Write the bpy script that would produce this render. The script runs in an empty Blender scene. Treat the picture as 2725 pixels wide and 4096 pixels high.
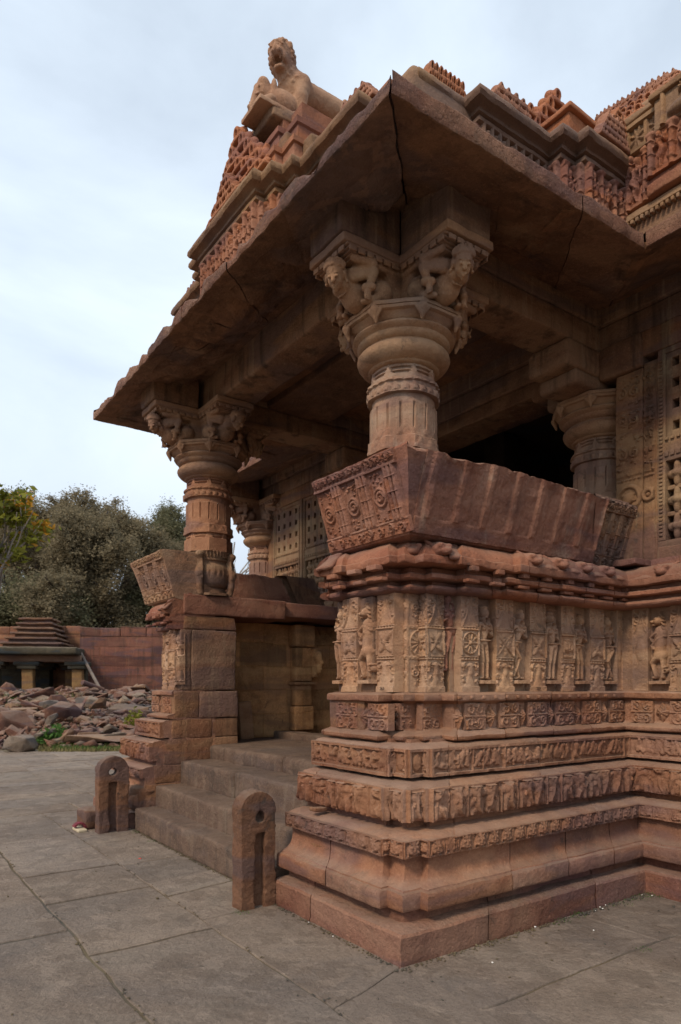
import bpy, bmesh, math, random
import numpy as np
from mathutils import Vector, Matrix
random.seed(11)
rng = np.random.default_rng(11)
S = bpy.context.scene
COL = S.collection

# ------------------------------------------------------------------ camera, sky, sun, exposure
CAM = np.array([-2.5735, -3.0175, 1.6])
AX = math.radians(54.605)
RW = np.array([math.sin(AX), -math.cos(AX)])      # image right, on the ground
FW = np.array([math.cos(AX), math.sin(AX)])       # view direction, on the ground
cd = bpy.data.cameras.new('camera'); cam = bpy.data.objects.new('camera', cd); COL.objects.link(cam)
cam.location = CAM
cam.rotation_euler = (math.radians(90), 0, math.atan2(FW[1], FW[0]) - math.pi / 2)
cd.sensor_fit = 'AUTO'; cd.sensor_width = 36; cd.lens = 2748 / 4096 * 36
cd.shift_y = (2745 - 2048) / 4096
cd.clip_start = .05; cd.clip_end = 3000
cd.dof.use_dof = True; cd.dof.focus_distance = 5.2; cd.dof.aperture_fstop = 2.8
S.camera = cam
S.view_settings.view_transform = 'Standard'; S.view_settings.look = 'None'
S.view_settings.gamma = 1; S.view_settings.exposure = 0.06
SUN_EL, SUN_AZ = math.radians(42), math.radians(200)   # azimuth of the sun seen from the scene, from +X

W = bpy.data.worlds.new('World'); S.world = W; W.use_nodes = True
nt = W.node_tree; nt.nodes.clear()
def wn(t, **k):
    n = nt.nodes.new(t)
    for a, b in k.items(): setattr(n, a, b)
    return n
out = wn('ShaderNodeOutputWorld'); bg = wn('ShaderNodeBackground'); bg.inputs['Strength'].default_value = .1
sky = wn('ShaderNodeTexSky', sky_type='NISHITA', sun_disc=False, sun_elevation=SUN_EL, sun_rotation=math.pi / 2 - SUN_AZ)
sky.air_density = 1.0; sky.dust_density = 1.2; sky.ozone_density = 1.5
tc = wn('ShaderNodeTexCoord'); mp = wn('ShaderNodeMapping'); mp.inputs['Scale'].default_value = (1.0, 1.0, 2.2)
n1 = wn('ShaderNodeTexNoise'); n1.inputs['Scale'].default_value = 1.7; n1.inputs['Detail'].default_value = 7; n1.inputs['Roughness'].default_value = .52
n1.inputs['Distortion'].default_value = .35
cr = wn('ShaderNodeValToRGB'); cr.color_ramp.elements[0].position = .34; cr.color_ramp.elements[1].position = .66
cr.color_ramp.elements[0].color = (.62, .62, .62, 1); cr.color_ramp.elements[1].color = (1, 1, 1, 1)
mx = wn('ShaderNodeMix', data_type='RGBA')
mx.inputs['B'].default_value = (9.3, 10.6, 12.0, 1)
L = nt.links.new
L(tc.outputs['Generated'], mp.inputs['Vector']); L(mp.outputs[0], n1.inputs['Vector']); L(n1.outputs['Fac'], cr.inputs[0])
L(cr.outputs[0], mx.inputs['Factor']); L(sky.outputs[0], mx.inputs['A']); sz = wn('ShaderNodeSeparateXYZ'); mr = wn('ShaderNodeMapRange', interpolation_type='SMOOTHSTEP'); mr.inputs[1].default_value = 0.; mr.inputs[2].default_value = .42; mh = wn('ShaderNodeMix', data_type='RGBA'); mh.inputs['A'].default_value = (6.3, 7.0, 8.0, 1)   # greyer haze low down
L(tc.outputs['Generated'], sz.inputs[0]); L(sz.outputs[2], mr.inputs[0]); L(mr.outputs[0], mh.inputs['Factor']); L(mx.outputs['Result'], mh.inputs['B']); L(mh.outputs['Result'], bg.inputs['Color']); L(bg.outputs[0], out.inputs[0])

sl = bpy.data.lights.new('sun', 'SUN'); sun = bpy.data.objects.new('sun', sl); COL.objects.link(sun)
sl.energy = 2.5; sl.angle = math.radians(12); sl.color = (1, .82, .63)
sdir = Vector((math.cos(SUN_AZ) * math.cos(SUN_EL), math.sin(SUN_AZ) * math.cos(SUN_EL), math.sin(SUN_EL)))
sun.rotation_euler = sdir.to_track_quat('Z', 'Y').to_euler(); sun.location = (-10, -6, 20)

# ------------------------------------------------------------------ noise
def _hash(i, j, k, s):
    n = (i * 374761393 + j * 668265263 + k * 2147483647 + s * 974634777) & 0xffffffff
    n = ((n ^ (n >> 13)) * 1274126177) & 0xffffffff
    n = n ^ (n >> 16)
    return (n & 0xffff) / 32767.5 - 1.0
def vnoise(P, f, s=0):
    Q = np.asarray(P, float) * f + 100.37
    I = np.floor(Q).astype(np.int64); t = Q - I; t = t * t * (3 - 2 * t)
    r = 0
    for a in (0, 1):
        for b in (0, 1):
            for c in (0, 1):
                w = (t[..., 0] if a else 1 - t[..., 0]) * (t[..., 1] if b else 1 - t[..., 1]) * (t[..., 2] if c else 1 - t[..., 2])
                r = r + w * _hash(I[..., 0] + a, I[..., 1] + b, I[..., 2] + c, s)
    return r
def worn(V, amp=.004, f=9.0):
    V = np.asarray(V, float)
    if amp == 0: return V
    D = np.stack([vnoise(V, f, 1) + .5 * vnoise(V, f * 2.7, 4), vnoise(V, f, 2) + .5 * vnoise(V, f * 2.7, 5), .7 * vnoise(V, f, 3) + .35 * vnoise(V, f * 2.7, 6)], -1)
    return V + D * amp

# ------------------------------------------------------------------ mesh building
class MB:
    def __init__(s): s.V = []; s.F = []; s.n = 0
    def add(s, V, F):
        V = np.asarray(V, float).reshape(-1, 3)
        s.V.append(V)
        for f in (F if isinstance(F, (list, tuple)) else [F]):
            f = np.asarray(f, np.int64)
            if f.size:
                if f.ndim == 1: f = f[None, :]
                s.F.append(f + s.n)
        s.n += len(V); return s
    def mirror(s, yc):
        m = MB()
        for v in s.V: w = v.copy(); w[:, 1] = 2 * yc - w[:, 1]; m.V.append(w)
        m.F = [f[:, ::-1] for f in s.F]; m.n = s.n; return m
    def xform(s, M):
        m = MB(); A = np.array(M)
        for v in s.V: m.V.append(v @ A[:3, :3].T + A[:3, 3])
        m.F = list(s.F); m.n = s.n; return m
    def mesh(s, name, mat, smooth=35):
        me = bpy.data.meshes.new(name)
        if s.n == 0: return me
        V = np.concatenate(s.V)
        me.vertices.add(len(V)); me.vertices.foreach_set('co', V.ravel())
        li = np.concatenate([f.ravel() for f in s.F]); lt = np.concatenate([np.full(len(f), f.shape[1]) for f in s.F])
        ls = np.concatenate([[0], np.cumsum(lt)[:-1]])
        me.loops.add(len(li)); me.loops.foreach_set('vertex_index', li.astype(np.int32))
        me.polygons.add(len(lt)); me.polygons.foreach_set('loop_start', ls.astype(np.int32)); me.polygons.foreach_set('loop_total', lt.astype(np.int32))
        me.update(calc_edges=True); me.validate()
        if mat: me.materials.append(mat)
        if smooth:
            me.polygons.foreach_set('use_smooth', np.ones(len(me.polygons), bool))
            me.set_sharp_from_angle(angle=math.radians(smooth))
        return me
    def build(s, name, mat, parent=None, smooth=35, loc=None):
        o = bpy.data.objects.new(name, s.mesh(name, mat, smooth)); COL.objects.link(o)
        if parent is not None: o.parent = parent
        if loc is not None: o.location = loc
        return o
def tag(o, label=None, cat=None, group=None, kind=None):
    if label: o['label'] = label
    if cat: o['category'] = cat
    if group: o['group'] = group
    if kind: o['kind'] = kind
    return o
def empty(name, loc=(0, 0, 0), parent=None):
    o = bpy.data.objects.new(name, None); COL.objects.link(o); o.location = loc; o.empty_display_size = .2
    if parent is not None: o.parent = parent
    return o
def child(name, src, parent, loc=None, rot=None, scale=None):
    o = bpy.data.objects.new(name, src if isinstance(src, bpy.types.Mesh) else src.data); COL.objects.link(o); o.parent = parent
    if loc is not None: o.location = loc
    if rot is not None: o.rotation_euler = rot
    if scale is not None: o.scale = scale
    return o

def gridfaces(nu, nv, closeu=False):
    i = np.arange(nu - (0 if closeu else 1)); j = np.arange(nv - 1)
    I, J = np.meshgrid(i, j, indexing='ij'); I2 = (I + 1) % nu
    return np.stack([I * nv + J, I2 * nv + J, I2 * nv + J + 1, I * nv + J + 1], -1).reshape(-1, 4)
def axis_pts(L, b, seg):
    n = max(1, int(round((L - 2 * b) / seg)))
    return np.concatenate([[0, b * .35], np.linspace(b, L - b, n + 1), [L - b * .35, L]])
def box(mb, x0, x1, y0, y1, z0, z1, b=.012, seg=.09, amp=.004, f=9., M=None):
    """a stone block: rounded, slightly worn edges"""
    L3 = np.array([x1 - x0, y1 - y0, z1 - z0]); b = min(b, L3.min() * .3)
    A = [axis_pts(l, b, seg) for l in L3]; VV, FF, n0 = [], [], 0
    for ax in range(3):
        a, c = [(1, 2), (2, 0), (0, 1)][ax]
        U, Vv = np.meshgrid(A[a], A[c], indexing='ij'); nu, nv = U.shape
        for side in (0, 1):
            P = np.zeros((nu, nv, 3)); P[..., a] = U; P[..., c] = Vv; P[..., ax] = L3[ax] * side
            C = np.clip(P, b, L3 - b); D = P - C; n = np.linalg.norm(D, axis=-1, keepdims=True)
            P = C + D / np.maximum(n, 1e-9) * np.minimum(n, b)
            F = gridfaces(nu, nv); VV.append(P.reshape(-1, 3)); FF.append((F if side else F[:, ::-1]) + n0); n0 += nu * nv
    P = np.concatenate(VV); F = np.concatenate(FF); _, first, inv = np.unique(np.round(P, 6), axis=0, return_index=True, return_inverse=True)
    P = P[first] + (x0, y0, z0); F = inv.ravel()[F]
    if M is not None: A4 = np.array(M); P = P @ A4[:3, :3].T + A4[:3, 3]
    mb.add(worn(P, amp, f), F)
    return mb
def TM(loc=(0, 0, 0), rz=0, rx=0, ry=0):
    return Matrix.Translation(loc) @ Matrix.Rotation(rz, 4, 'Z') @ Matrix.Rotation(ry, 4, 'Y') @ Matrix.Rotation(rx, 4, 'X')

def resample(path, seg):
    out = []
    for a, b in zip(path[:-1], path[1:]):
        a = np.array(a, float); b = np.array(b, float); n = max(1, int(np.ceil(np.linalg.norm(b - a) / seg)))
        t = np.linspace(0, 1, n + 1)[:-1]
        out.append(a + (b - a) * t[:, None])
    out.append(np.array([path[-1]], float)); return np.concatenate(out)
def loft(mb, path, prof, seg=.04, amp=.004, f=9., cap=1.42, endcap=True, joints=(), jd=.012):
    """every face of the plan looks -X or -Y, so an inset of d is a shift by (d, d); the run stops flat at y = cap"""
    P = resample(path, seg); pr = np.array(prof, float); pr = resample([tuple(p) for p in pr], .05)
    jc = np.zeros(len(P)); bk = np.zeros(len(P))
    for ax, v in joints:                               # open joints between the blocks of a course, each block set a hair in or out
        k = [i for i in range(len(P) - 1) if (P[i, ax] - v) * (P[i + 1, ax] - v) < 0 and abs(P[i + 1, 1 - ax] - P[i, 1 - ax]) < 1e-6]
        if not k: continue
        k = k[0]; sg = np.sign(P[k + 1, ax] - P[k, ax]); Q = np.repeat(P[k:k + 1], 3, 0); Q[:, ax] = v + sg * np.array([-.005, 0, .005])
        P = np.concatenate([P[:k + 1], Q, P[k + 1:]]); jc = np.concatenate([jc[:k + 1], [0, 1, 0], jc[k + 1:]]); o_ = random.uniform(-.004, .004); bk = np.concatenate([bk[:k + 1], [bk[k], 0, 0], bk[k + 1:]]); bk[k + 3:] = o_
    nu, nv = len(P), len(pr)
    D_ = pr[None, :, 0] + (jc * jd + bk)[:, None]
    V = np.zeros((nu, nv, 3)); V[..., 0] = P[:, None, 0] + D_; V[..., 1] = P[:, None, 1] + D_; V[..., 2] = pr[None, :, 1] + (bk * .6)[:, None]
    if cap is not None: V[..., 1] = np.where(V[..., 0] < 1.3, np.minimum(V[..., 1], cap), V[..., 1])
    cuts = [0] + [i for i in range(nu) if jc[i] > 0] + [nu - 1]
    for a, b in zip(cuts[:-1], cuts[1:]): mb.add(worn(V[a:b + 1].reshape(-1, 3), amp, f), gridfaces(b - a + 1, nv))
    if cap is not None and endcap:
        E_ = V[0]; xb = np.maximum(E_[:, 0], 1.0); B = np.column_stack([xb, E_[:, 1], E_[:, 2]])
        mb.add(worn(np.stack([B, E_], 0).reshape(-1, 3), amp, f), gridfaces(2, nv))
    return mb

# ------------------------------------------------------------------ carved relief: a height canvas in metres
class Rel:
    def __init__(s, w, h, res=.006):
        s.p = .34; s.w, s.h = w, h; s.nx = max(3, int(round(w / res)) + 1); s.ny = max(3, int(round(h / res)) + 1)
        s.x = np.linspace(0, w, s.nx); s.y = np.linspace(0, h, s.ny); s.z = np.zeros((s.nx, s.ny))
    def win(s, x0, x1, y0, y1):
        i0, i1 = np.searchsorted(s.x, [x0, x1]); j0, j1 = np.searchsorted(s.y, [y0, y1])
        if i1 <= i0 or j1 <= j0: return None
        return slice(i0, i1), slice(j0, j1), s.x[i0:i1, None], s.y[None, j0:j1]
    def cap(s, x0, y0, x1, y1, r0, r1=None, h=.02, base=0.):
        r1 = r0 if r1 is None else r1; R = max(r0, r1)
        w = s.win(min(x0, x1) - R, max(x0, x1) + R, min(y0, y1) - R, max(y0, y1) + R)
        if not w: return s
        I, J, X, Y = w; dx, dy = x1 - x0, y1 - y0; L2 = dx * dx + dy * dy + 1e-12
        t = np.clip(((X - x0) * dx + (Y - y0) * dy) / L2, 0, 1)
        d = np.hypot(X - x0 - t * dx, Y - y0 - t * dy) / (r0 + (r1 - r0) * t)
        v = np.where(d < 1, base + h * np.clip(1 - d * d, 0, 1) ** s.p, 0); s.z[I, J] = np.maximum(s.z[I, J], v); return s
    def ell(s, cx, cy, rx, ry, h=.02, a=0., base=0., cut=False):
        R = max(rx, ry); w = s.win(cx - R, cx + R, cy - R, cy + R)
        if not w: return s
        I, J, X, Y = w; c, q = math.cos(a), math.sin(a); u = ((X - cx) * c + (Y - cy) * q) / rx; v = (-(X - cx) * q + (Y - cy) * c) / ry
        d2 = u * u + v * v; p = h * np.clip(1 - d2, 0, 1) ** s.p
        if cut: s.z[I, J] -= np.where(d2 < 1, p, 0)
        else: s.z[I, J] = np.where(d2 < 1, np.maximum(s.z[I, J], base + p), s.z[I, J])
        return s
    def rect(s, x0, x1, y0, y1, h, mode='max'):
        w = s.win(x0, x1, y0, y1)
        if not w: return s
        I, J, _, _ = w
        if mode == 'max': s.z[I, J] = np.maximum(s.z[I, J], h)
        elif mode == 'set': s.z[I, J] = h
        else: s.z[I, J] += h
        return s
    def ring(s, cx, cy, r, t, h, base=0.):
        w = s.win(cx - r - t, cx + r + t, cy - r - t, cy + r + t)
        if not w: return s
        I, J, X, Y = w; d = np.abs(np.hypot(X - cx, Y - cy) - r) / t
        s.z[I, J] = np.where(d < 1, np.maximum(s.z[I, J], base + h * np.clip(1 - d * d, 0, 1) ** s.p), s.z[I, J]); return s
    def frame(s, t, h):
        s.rect(0, s.w + 1, 0, t, h); s.rect(0, s.w + 1, s.h - t, s.h + 1, h); s.rect(0, t, 0, s.h + 1, h); s.rect(s.w - t, s.w + 1, 0, s.h + 1, h); return s
    def erode(s, amp=.003, f=28, seed=0):
        P = np.stack(np.broadcast_arrays(s.x[:, None], s.y[None, :], np.full((1, 1), seed * 3.1)), -1); s.z += amp * vnoise(P, f, seed) + amp * .6 * vnoise(P, f * 2.3, seed + 5); return s
    def damage(s, k=.5, seed=0):
        P = np.stack(np.broadcast_arrays(s.x[:, None], s.y[None, :], np.full((1, 1), seed * 2.7)), -1); n = vnoise(P, 6.5, 61 + seed) + .5 * vnoise(P, 15, 62 + seed)
        s.z *= 1 - k * np.clip((n - .28) / .25, 0, 1) - .12 * np.clip(.5 + vnoise(P, 3.1, 63), 0, 1); s.z += .004 * vnoise(P, 20, 64) * np.clip((n - .1) / .3, 0, 1); return s
    def put(s, mb, O, U, N=None, Z=(0, 0, 1), skirt=.03, amp=.003, f=9.):
        O = np.array(O, float); U = np.array(U, float); Z = np.array(Z, float); N = np.cross(U, Z) if N is None else np.array(N, float)
        z = np.pad(s.z, 1, mode='edge'); z[0, :] = z[-1, :] = -skirt; z[:, 0] = z[:, -1] = -skirt
        x = np.concatenate([[0], s.x, [s.w]]); y = np.concatenate([[0], s.y, [s.h]])
        V = O + x[:, None, None] * U + y[None, :, None] * Z + z[..., None] * N
        mb.add(worn(V.reshape(-1, 3), amp, f), gridfaces(len(x), len(y))); return mb

def spiral(c, cx, cy, r, t, h, turns=1.35, a0=0., sg=1, base=0.):
    n = 16; prev = None
    for k in range(n + 1):
        q = k / n; a = a0 + sg * q * turns * 2 * math.pi; rr = r * (1 - .88 * q)
        p = (cx + rr * math.cos(a), cy + rr * math.sin(a))
        if prev: c.cap(prev[0], prev[1], p[0], p[1], t * (1.1 - .4 * q), None, h, base)
        prev = p
def scroll(c, x0, x1, y0, y1, h=.014, base=0., cell=None):
    H = y1 - y0; cell = cell or H; n = max(1, int(round((x1 - x0) / cell))); w = (x1 - x0) / n; k = min(w, H) / .1
    for i in range(n):
        cx = x0 + (i + .5) * w; cy = (y0 + y1) / 2; sg = 1 if i % 2 else -1
        spiral(c, cx, cy, min(w, H) * .42, .0085 * k, h, 1.4, -sg * math.pi / 2, sg, base)
        for b in range(5):
            a = random.uniform(0, 6.28); c.ell(cx + math.cos(a) * w * .42, cy + math.sin(a) * H * .4, .011 * k, .007 * k, h * .8, a, base)
def dots(c, x0, x1, y, n, r, h, base=0.):
    for i in range(n): c.ell(x0 + (i + .5) * (x1 - x0) / n, y, r, r, h, 0, base)
def leafy(c, x0, x1, y0, y1, n, h, base=0., r=.012):
    for i in range(n):
        x, y, a = random.uniform(x0, x1), random.uniform(y0, y1), random.uniform(0, 3.14)
        c.ell(x, y, r * random.uniform(.7, 1.3), r * .45, h, a, base)
def human(c, x, y, H, h=.05, sway=.0, arms=None, dance=False, base=0., hat=True):
    c.p = .45; s = H; k = sway * s; sg = 1 if sway >= 0 else -1
    c.ell(x + k * .3, y + .90 * s, .062 * s, .080 * s, h * 1.0, 0, base)                      # head
    if hat: c.ell(x + k * .3, y + .975 * s, .05 * s, .035 * s, h * .8, 0, base)
    c.cap(x + k * .3, y + .83 * s, x, y + .78 * s, .03 * s, .04 * s, h * .6, base)            # neck
    c.cap(x - .085 * s, y + .745 * s, x + .085 * s, y + .745 * s, .045 * s, None, h * .8, base)   # shoulders
    c.cap(x, y + .72 * s, x - k * .4, y + .58 * s, .085 * s, .058 * s, h * .9, base)          # torso
    c.ell(x - .045 * s, y + .69 * s, .038 * s, .038 * s, h * 1.08, 0, base); c.ell(x + .045 * s, y + .69 * s, .038 * s, .038 * s, h * 1.08, 0, base)
    hx = x - k; c.ell(hx, y + .50 * s, .098 * s, .075 * s, h * .95, 0, base)                  # hips
    if dance:
        c.cap(hx - sg * .04 * s, y + .47 * s, hx + sg * .10 * s, y + .30 * s, .055 * s, .04 * s, h * .95, base)
        c.cap(hx + sg * .10 * s, y + .30 * s, hx - sg * .03 * s, y + .06 * s, .04 * s, .025 * s, h * .8, base)
        c.cap(hx + sg * .05 * s, y + .47 * s, hx + sg * .02 * s, y + .25 * s, .052 * s, .036 * s, h * .75, base)
        c.cap(hx + sg * .02 * s, y + .25 * s, hx + sg * .09 * s, y + .04 * s, .036 * s, .024 * s, h * .7, base)
    else:
        for q in (-1, 1):
            c.cap(hx + q * .045 * s, y + .47 * s, x + q * .045 * s, y + .25 * s, .054 * s, .036 * s, h * .85, base)
            c.cap(x + q * .045 * s, y + .25 * s, x + q * .045 * s, y + .04 * s, .036 * s, .024 * s, h * .75, base)
    for q in (-1, 1):
        c.cap(x + q * .045 * s, y + .025 * s, x + q * .085 * s, y + .02 * s, .022 * s, None, h * .7, base)
        m = (arms or 'dd')[0 if q < 0 else 1]; sx = x + q * .105 * s
        if m == 'u': e, w = (sx + q * .07 * s, y + .66 * s), (sx + q * .02 * s, y + .86 * s)
        elif m == 'c': e, w = (sx + q * .03 * s, y + .60 * s), (x + q * .02 * s, y + .66 * s)
        else: e, w = (sx + q * .03 * s, y + .58 * s), (sx + q * .00 * s, y + .42 * s)
        c.cap(sx, y + .745 * s, e[0], e[1], .032 * s, .027 * s, h * .8, base); c.cap(e[0], e[1], w[0], w[1], .027 * s, .02 * s, h * .85, base)
        c.ell(w[0], w[1], .028 * s, .028 * s, h * .8, 0, base)
    c.cap(hx - .09 * s, y + .53 * s, hx + .09 * s, y + .53 * s, .016 * s, None, h * 1.08, base)   # girdle
    c.ring(x, y + .79 * s, .05 * s, .013 * s, h, base)                                            # necklace
def crowd(c, x0, x1, y0, y1, h=.026, base=0.):
    H = y1 - y0; x = x0 + .02
    while x < x1 - .03:
        m = random.random(); s = H * random.uniform(.85, 1.0); hip = (x + random.uniform(-.012, .012), y0 + .42 * s)
        if m < .16:
            w = H * .75
            c.ell(x + w * .5, y0 + .52 * H, w * .42, H * .26, h); c.cap(x + w * .85, y0 + .6 * H, x + w * .98, y0 + .8 * H, .025, .018, h)
            c.ell(x + w * 1.0, y0 + .82 * H, .024, .018, h, .5)
            for q in (.2, .35, .65, .8): c.cap(x + w * q, y0 + .4 * H, x + w * (q + random.uniform(-.1, .1)), y0 + .04, .014, .009, h * .8)
            c.cap(x + w * .45, y0 + .7 * H, x + w * .5, y0 + .88 * H, .02, .014, h); c.ell(x + w * .5, y0 + .93 * H, .016, .016, h * 1.1)
            x += w * 1.15; continue
        lean = random.uniform(-.03, .03); sh = (hip[0] + lean, y0 + .76 * s)
        c.cap(hip[0], hip[1], sh[0], sh[1], .021, .024, h); c.ell(sh[0] + lean * .4, y0 + .92 * s, .017, .018, h * 1.15)
        for q in (-1, 1):
            kn = (hip[0] + q * random.uniform(.01, .045), y0 + random.uniform(.2, .3) * H); ft = (kn[0] + random.uniform(-.035, .02) * q, y0 + .03)
            c.cap(hip[0], hip[1], kn[0], kn[1], .017, .013, h * .9); c.cap(kn[0], kn[1], ft[0], ft[1], .013, .009, h * .8)
            el = (sh[0] + q * random.uniform(.02, .05), sh[1] - random.uniform(-.03, .05)); ha = (el[0] + random.uniform(-.02, .035) * q, el[1] + random.uniform(-.05, .05))
            c.cap(sh[0], sh[1] - .01, el[0], el[1], .012, .01, h * .9); c.cap(el[0], el[1], ha[0], ha[1], .01, .008, h * .9)
        x += random.uniform(.052, .085)
        if random.random() < .12: c.cap(x - .01, y0, x - .01, y1, .009, None, h * .9); x += .02
def elephant(c, x, y, w, H, h=.045, lean=0., base=0.):
    c.p = .45; c.ell(x, y + .40 * H, w * .46, H * .38, h * .62, 0, base)                                  # body
    for q in (-1, 1): c.cap(x + q * w * .25, y + .42 * H, x + q * w * .27, y + .05 * H, w * .17, w * .13, h * .7, base)
    hx = x + lean * w
    for q in (-1, 1): c.ell(hx + q * w * .36, y + .72 * H, w * .17, H * .17, h * .6, q * .4, base)   # ears
    c.ell(hx, y + .74 * H, w * .34, H * .23, h, 0, base)
    for q in (-1, 1): c.ell(hx + q * w * .13, y + .87 * H, w * .17, H * .10, h * .98, 0, base)
    tx = hx + lean * w * .8
    c.cap(hx, y + .66 * H, tx, y + .32 * H, w * .17, w * .11, h * 1.12, base); c.cap(tx, y + .32 * H, tx + w * .16 * (1 if lean >= 0 else -1), y + .10 * H, w * .11, w * .07, h * 1.05, base)
    for q in (-1, 1):
        c.ell(hx + q * w * .15, y + .71 * H, w * .045, w * .035, h * 1.08, 0, base); c.cap(hx + q * w * .17, y + .56 * H, hx + q * w * .23, y + .44 * H, w * .05, w * .025, h, base)
    c.cap(hx - w * .3, y + .93 * H, hx + w * .3, y + .93 * H, H * .02, None, h * .9, base)
def lionface(c, x, y, s, h=.024, base=0.):
    c.ell(x, y, s * .46, s * .42, h, 0, base); c.ring(x, y, s * .40, s * .07, h * .7, base)
    for q in (-1, 1):
        c.ell(x + q * s * .2, y + s * .12, s * .13, s * .11, h * 1.25, 0, base); c.ell(x + q * s * .26, y - s * .2, s * .16, s * .13, h * 1.2, 0, base)
        c.cap(x + q * s * .18, y + s * .3, x + q * s * .34, y + s * .42, s * .06, s * .04, h, base)
        c.cap(x + q * s * .42, y + s * .0, x + q * s * .5, y - s * .42, s * .07, s * .05, h * .7, base)
    c.cap(x, y + s * .1, x, y - s * .12, s * .06, s * .1, h * 1.35, base); c.cap(x, y + s * .3, x, y + s * .46, s * .07, s * .05, h, base)
    c.cap(x - s * .18, y - s * .3, x + s * .18, y - s * .3, s * .05, None, h * 1.1, base)

def p_lions(c, i):
    c.rect(0, 9, 0, .012, .010); c.rect(0, 9, c.h - .008, c.h + 1, .016)
    n = max(1, int(round(c.w / .125))); w = c.w / n
    for k in range(n): lionface(c, (k + .5) * w, c.h * .5, min(w, c.h) * .92)
    for k in range(n + 1): c.cap(k * w, c.h * .15, k * w, c.h * .85, .007, None, .012)
    c.erode(.0025)
def p_eleph(c, i):
    c.rect(0, 9, c.h - .012, c.h + 1, .018); n = max(1, int(round(c.w / .16))); w = c.w / n
    for k in range(n):
        x = (k + .5) * w; ln = random.choice([-.16, .16, 0, .2])
        elephant(c, x, .004, w * .92, c.h * .96, .05, ln if c.w > .3 else 0)
        if random.random() < .35: human(c, x + w * .42, 0, c.h * .78, .03, .1)
        if random.random() < .3: c.cap((k + 1) * w, 0, (k + 1) * w, c.h, .011, None, .03)
    for q in (.012, c.w - .012): c.cap(q, 0, q, c.h, .013, None, .034)
    c.erode(.003)
def p_battle(c, i):
    c.rect(0, 9, 0, .022, .022); c.rect(0, 9, c.h - .02, c.h + 1, .024)
    if c.w < .25: c.frame(.018, .022); c.ell(c.w / 2, c.h / 2, c.w * .3, c.h * .3, .02); leafy(c, .02, c.w - .02, .03, c.h - .03, 6, .024)
    else:
        c.rect(0, .022, 0, 9, .022); c.rect(c.w - .022, 9, 0, 9, .022)
        crowd(c, .03, c.w - .03, .02, c.h - .02)
    c.erode(.003)
def motif_half(c, x0, x1, y0, y1, up=True, h=.016):
    """curved vase outline with leaf carving in the spandrels"""
    w = x1 - x0; H = y1 - y0; xm = (x0 + x1) / 2
    for q in (-1, 1):
        pv = None
        for t in np.linspace(0, 1, 9):
            xx = xm + q * w * (.06 + .36 * (t ** 2.2)); yy = y0 + H * ((1 - t) if up else t)
            if pv: c.cap(pv[0], pv[1], xx, yy, w * .035, None, h)
            pv = (xx, yy)
        for b in range(8):
            t = random.uniform(.25, .9); yy = y0 + H * (t if up else 1 - t); lim = .1 + .36 * ((1 - t) ** 2.2)
            xx = xm + q * w * random.uniform(min(lim + .06, .42), .44); c.ell(xx, yy, w * .07, w * .035, h * 1.1, random.uniform(0, 3))
        spiral(c, xm + q * w * .27, y0 + H * (.80 if up else .2), w * .15, w * .028, h, 1.1, 0, q)
def panel(c, kind):
    w, H = c.w, c.h; hh = .016
    b = [0, .08, .33, .375, .64, .685, 1.0]
    c.rect(0, 9, 0, H * .06, hh)
    for y0, y1 in ((.335, .37), (.645, .68)):
        c.rect(0, w, H * y0, H * y0 + .007, hh); c.rect(0, w, H * y1 - .007, H * y1, hh)
        for k in range(6): c.ell((k + .5) * w / 6, H * (y0 + y1) / 2, w * .05, w * .05, hh * .9)
    motif_half(c, 0, w, H * .69, H * .985, True, hh)
    # lower vase
    yb = H * .075; xm = w / 2
    c.cap(xm, yb, xm, H * .19, w * .3, w * .07, hh * .9); c.cap(xm, H * .19, xm, H * .27, w * .13, w * .15, hh * 1.2); c.cap(xm - w * .16, H * .275, xm + w * .16, H * .275, w * .05, None, hh * 1.2)
    for q in (-1, 1):
        spiral(c, xm + q * w * .3, H * .27, w * .14, w * .035, hh * 1.2, 1.0, math.pi / 2, -q)
        for k in range(6): c.ell(xm + q * w * random.uniform(.3, .43), H * random.uniform(.10, .24), w * .07, w * .035, hh, random.uniform(.6, 2.4))
    cy = H * .5075; R = w * .42; c.rect(0, w * .045, H * .38, H * .635, hh); c.rect(w * .955, 9, H * .38, H * .635, hh)
    if kind == 'wheel':
        c.ring(xm, cy, R, w * .04, hh); c.ell(xm, cy, w * .1, w * .1, hh * 1.4)
        for k in range(10): a = k * math.pi / 5; c.cap(xm + .14 * w * math.cos(a), cy + .14 * w * math.sin(a), xm + R * .8 * math.cos(a), cy + R * .8 * math.sin(a), w * .03, w * .045, hh)
    elif kind == 'cross':
        for q in (-1, 1): c.cap(xm - R, cy - q * H * .12, xm + R, cy + q * H * .12, w * .025, None, hh)
        for k in range(4):
            a = k * math.pi / 2
            for m in range(3): c.ell(xm + math.cos(a) * w * .24 + random.uniform(-.1, .1) * w, cy + math.sin(a) * H * .08 + random.uniform(-.1, .1) * w, w * .06, w * .05, hh)
    elif kind == 'kirti':
        lionface(c, xm, cy + H * .02, w * .72, hh * 1.6); c.cap(xm - w * .25, cy - H * .1, xm + w * .25, cy - H * .1, w * .08, None, hh)
    else:
        c.ell(xm, cy, w * .11, w * .11, hh * 1.9)
        for k in range(4):
            a = math.pi / 4 + k * math.pi / 2; c.ell(xm + R * .55 * math.cos(a), cy + H * .065 * math.sin(a) / .7 * .8, w * .25, w * .10, hh * 1.3, math.atan2(math.sin(a) * H * .115, math.cos(a) * R))
            c.cap(xm, cy, xm + R * .5 * math.cos(a + math.pi / 4), cy + R * .6 * math.sin(a + math.pi / 4), w * .02, None, hh)
    return c.erode(.002).damage(.45, int(w * 977) % 17)
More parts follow.
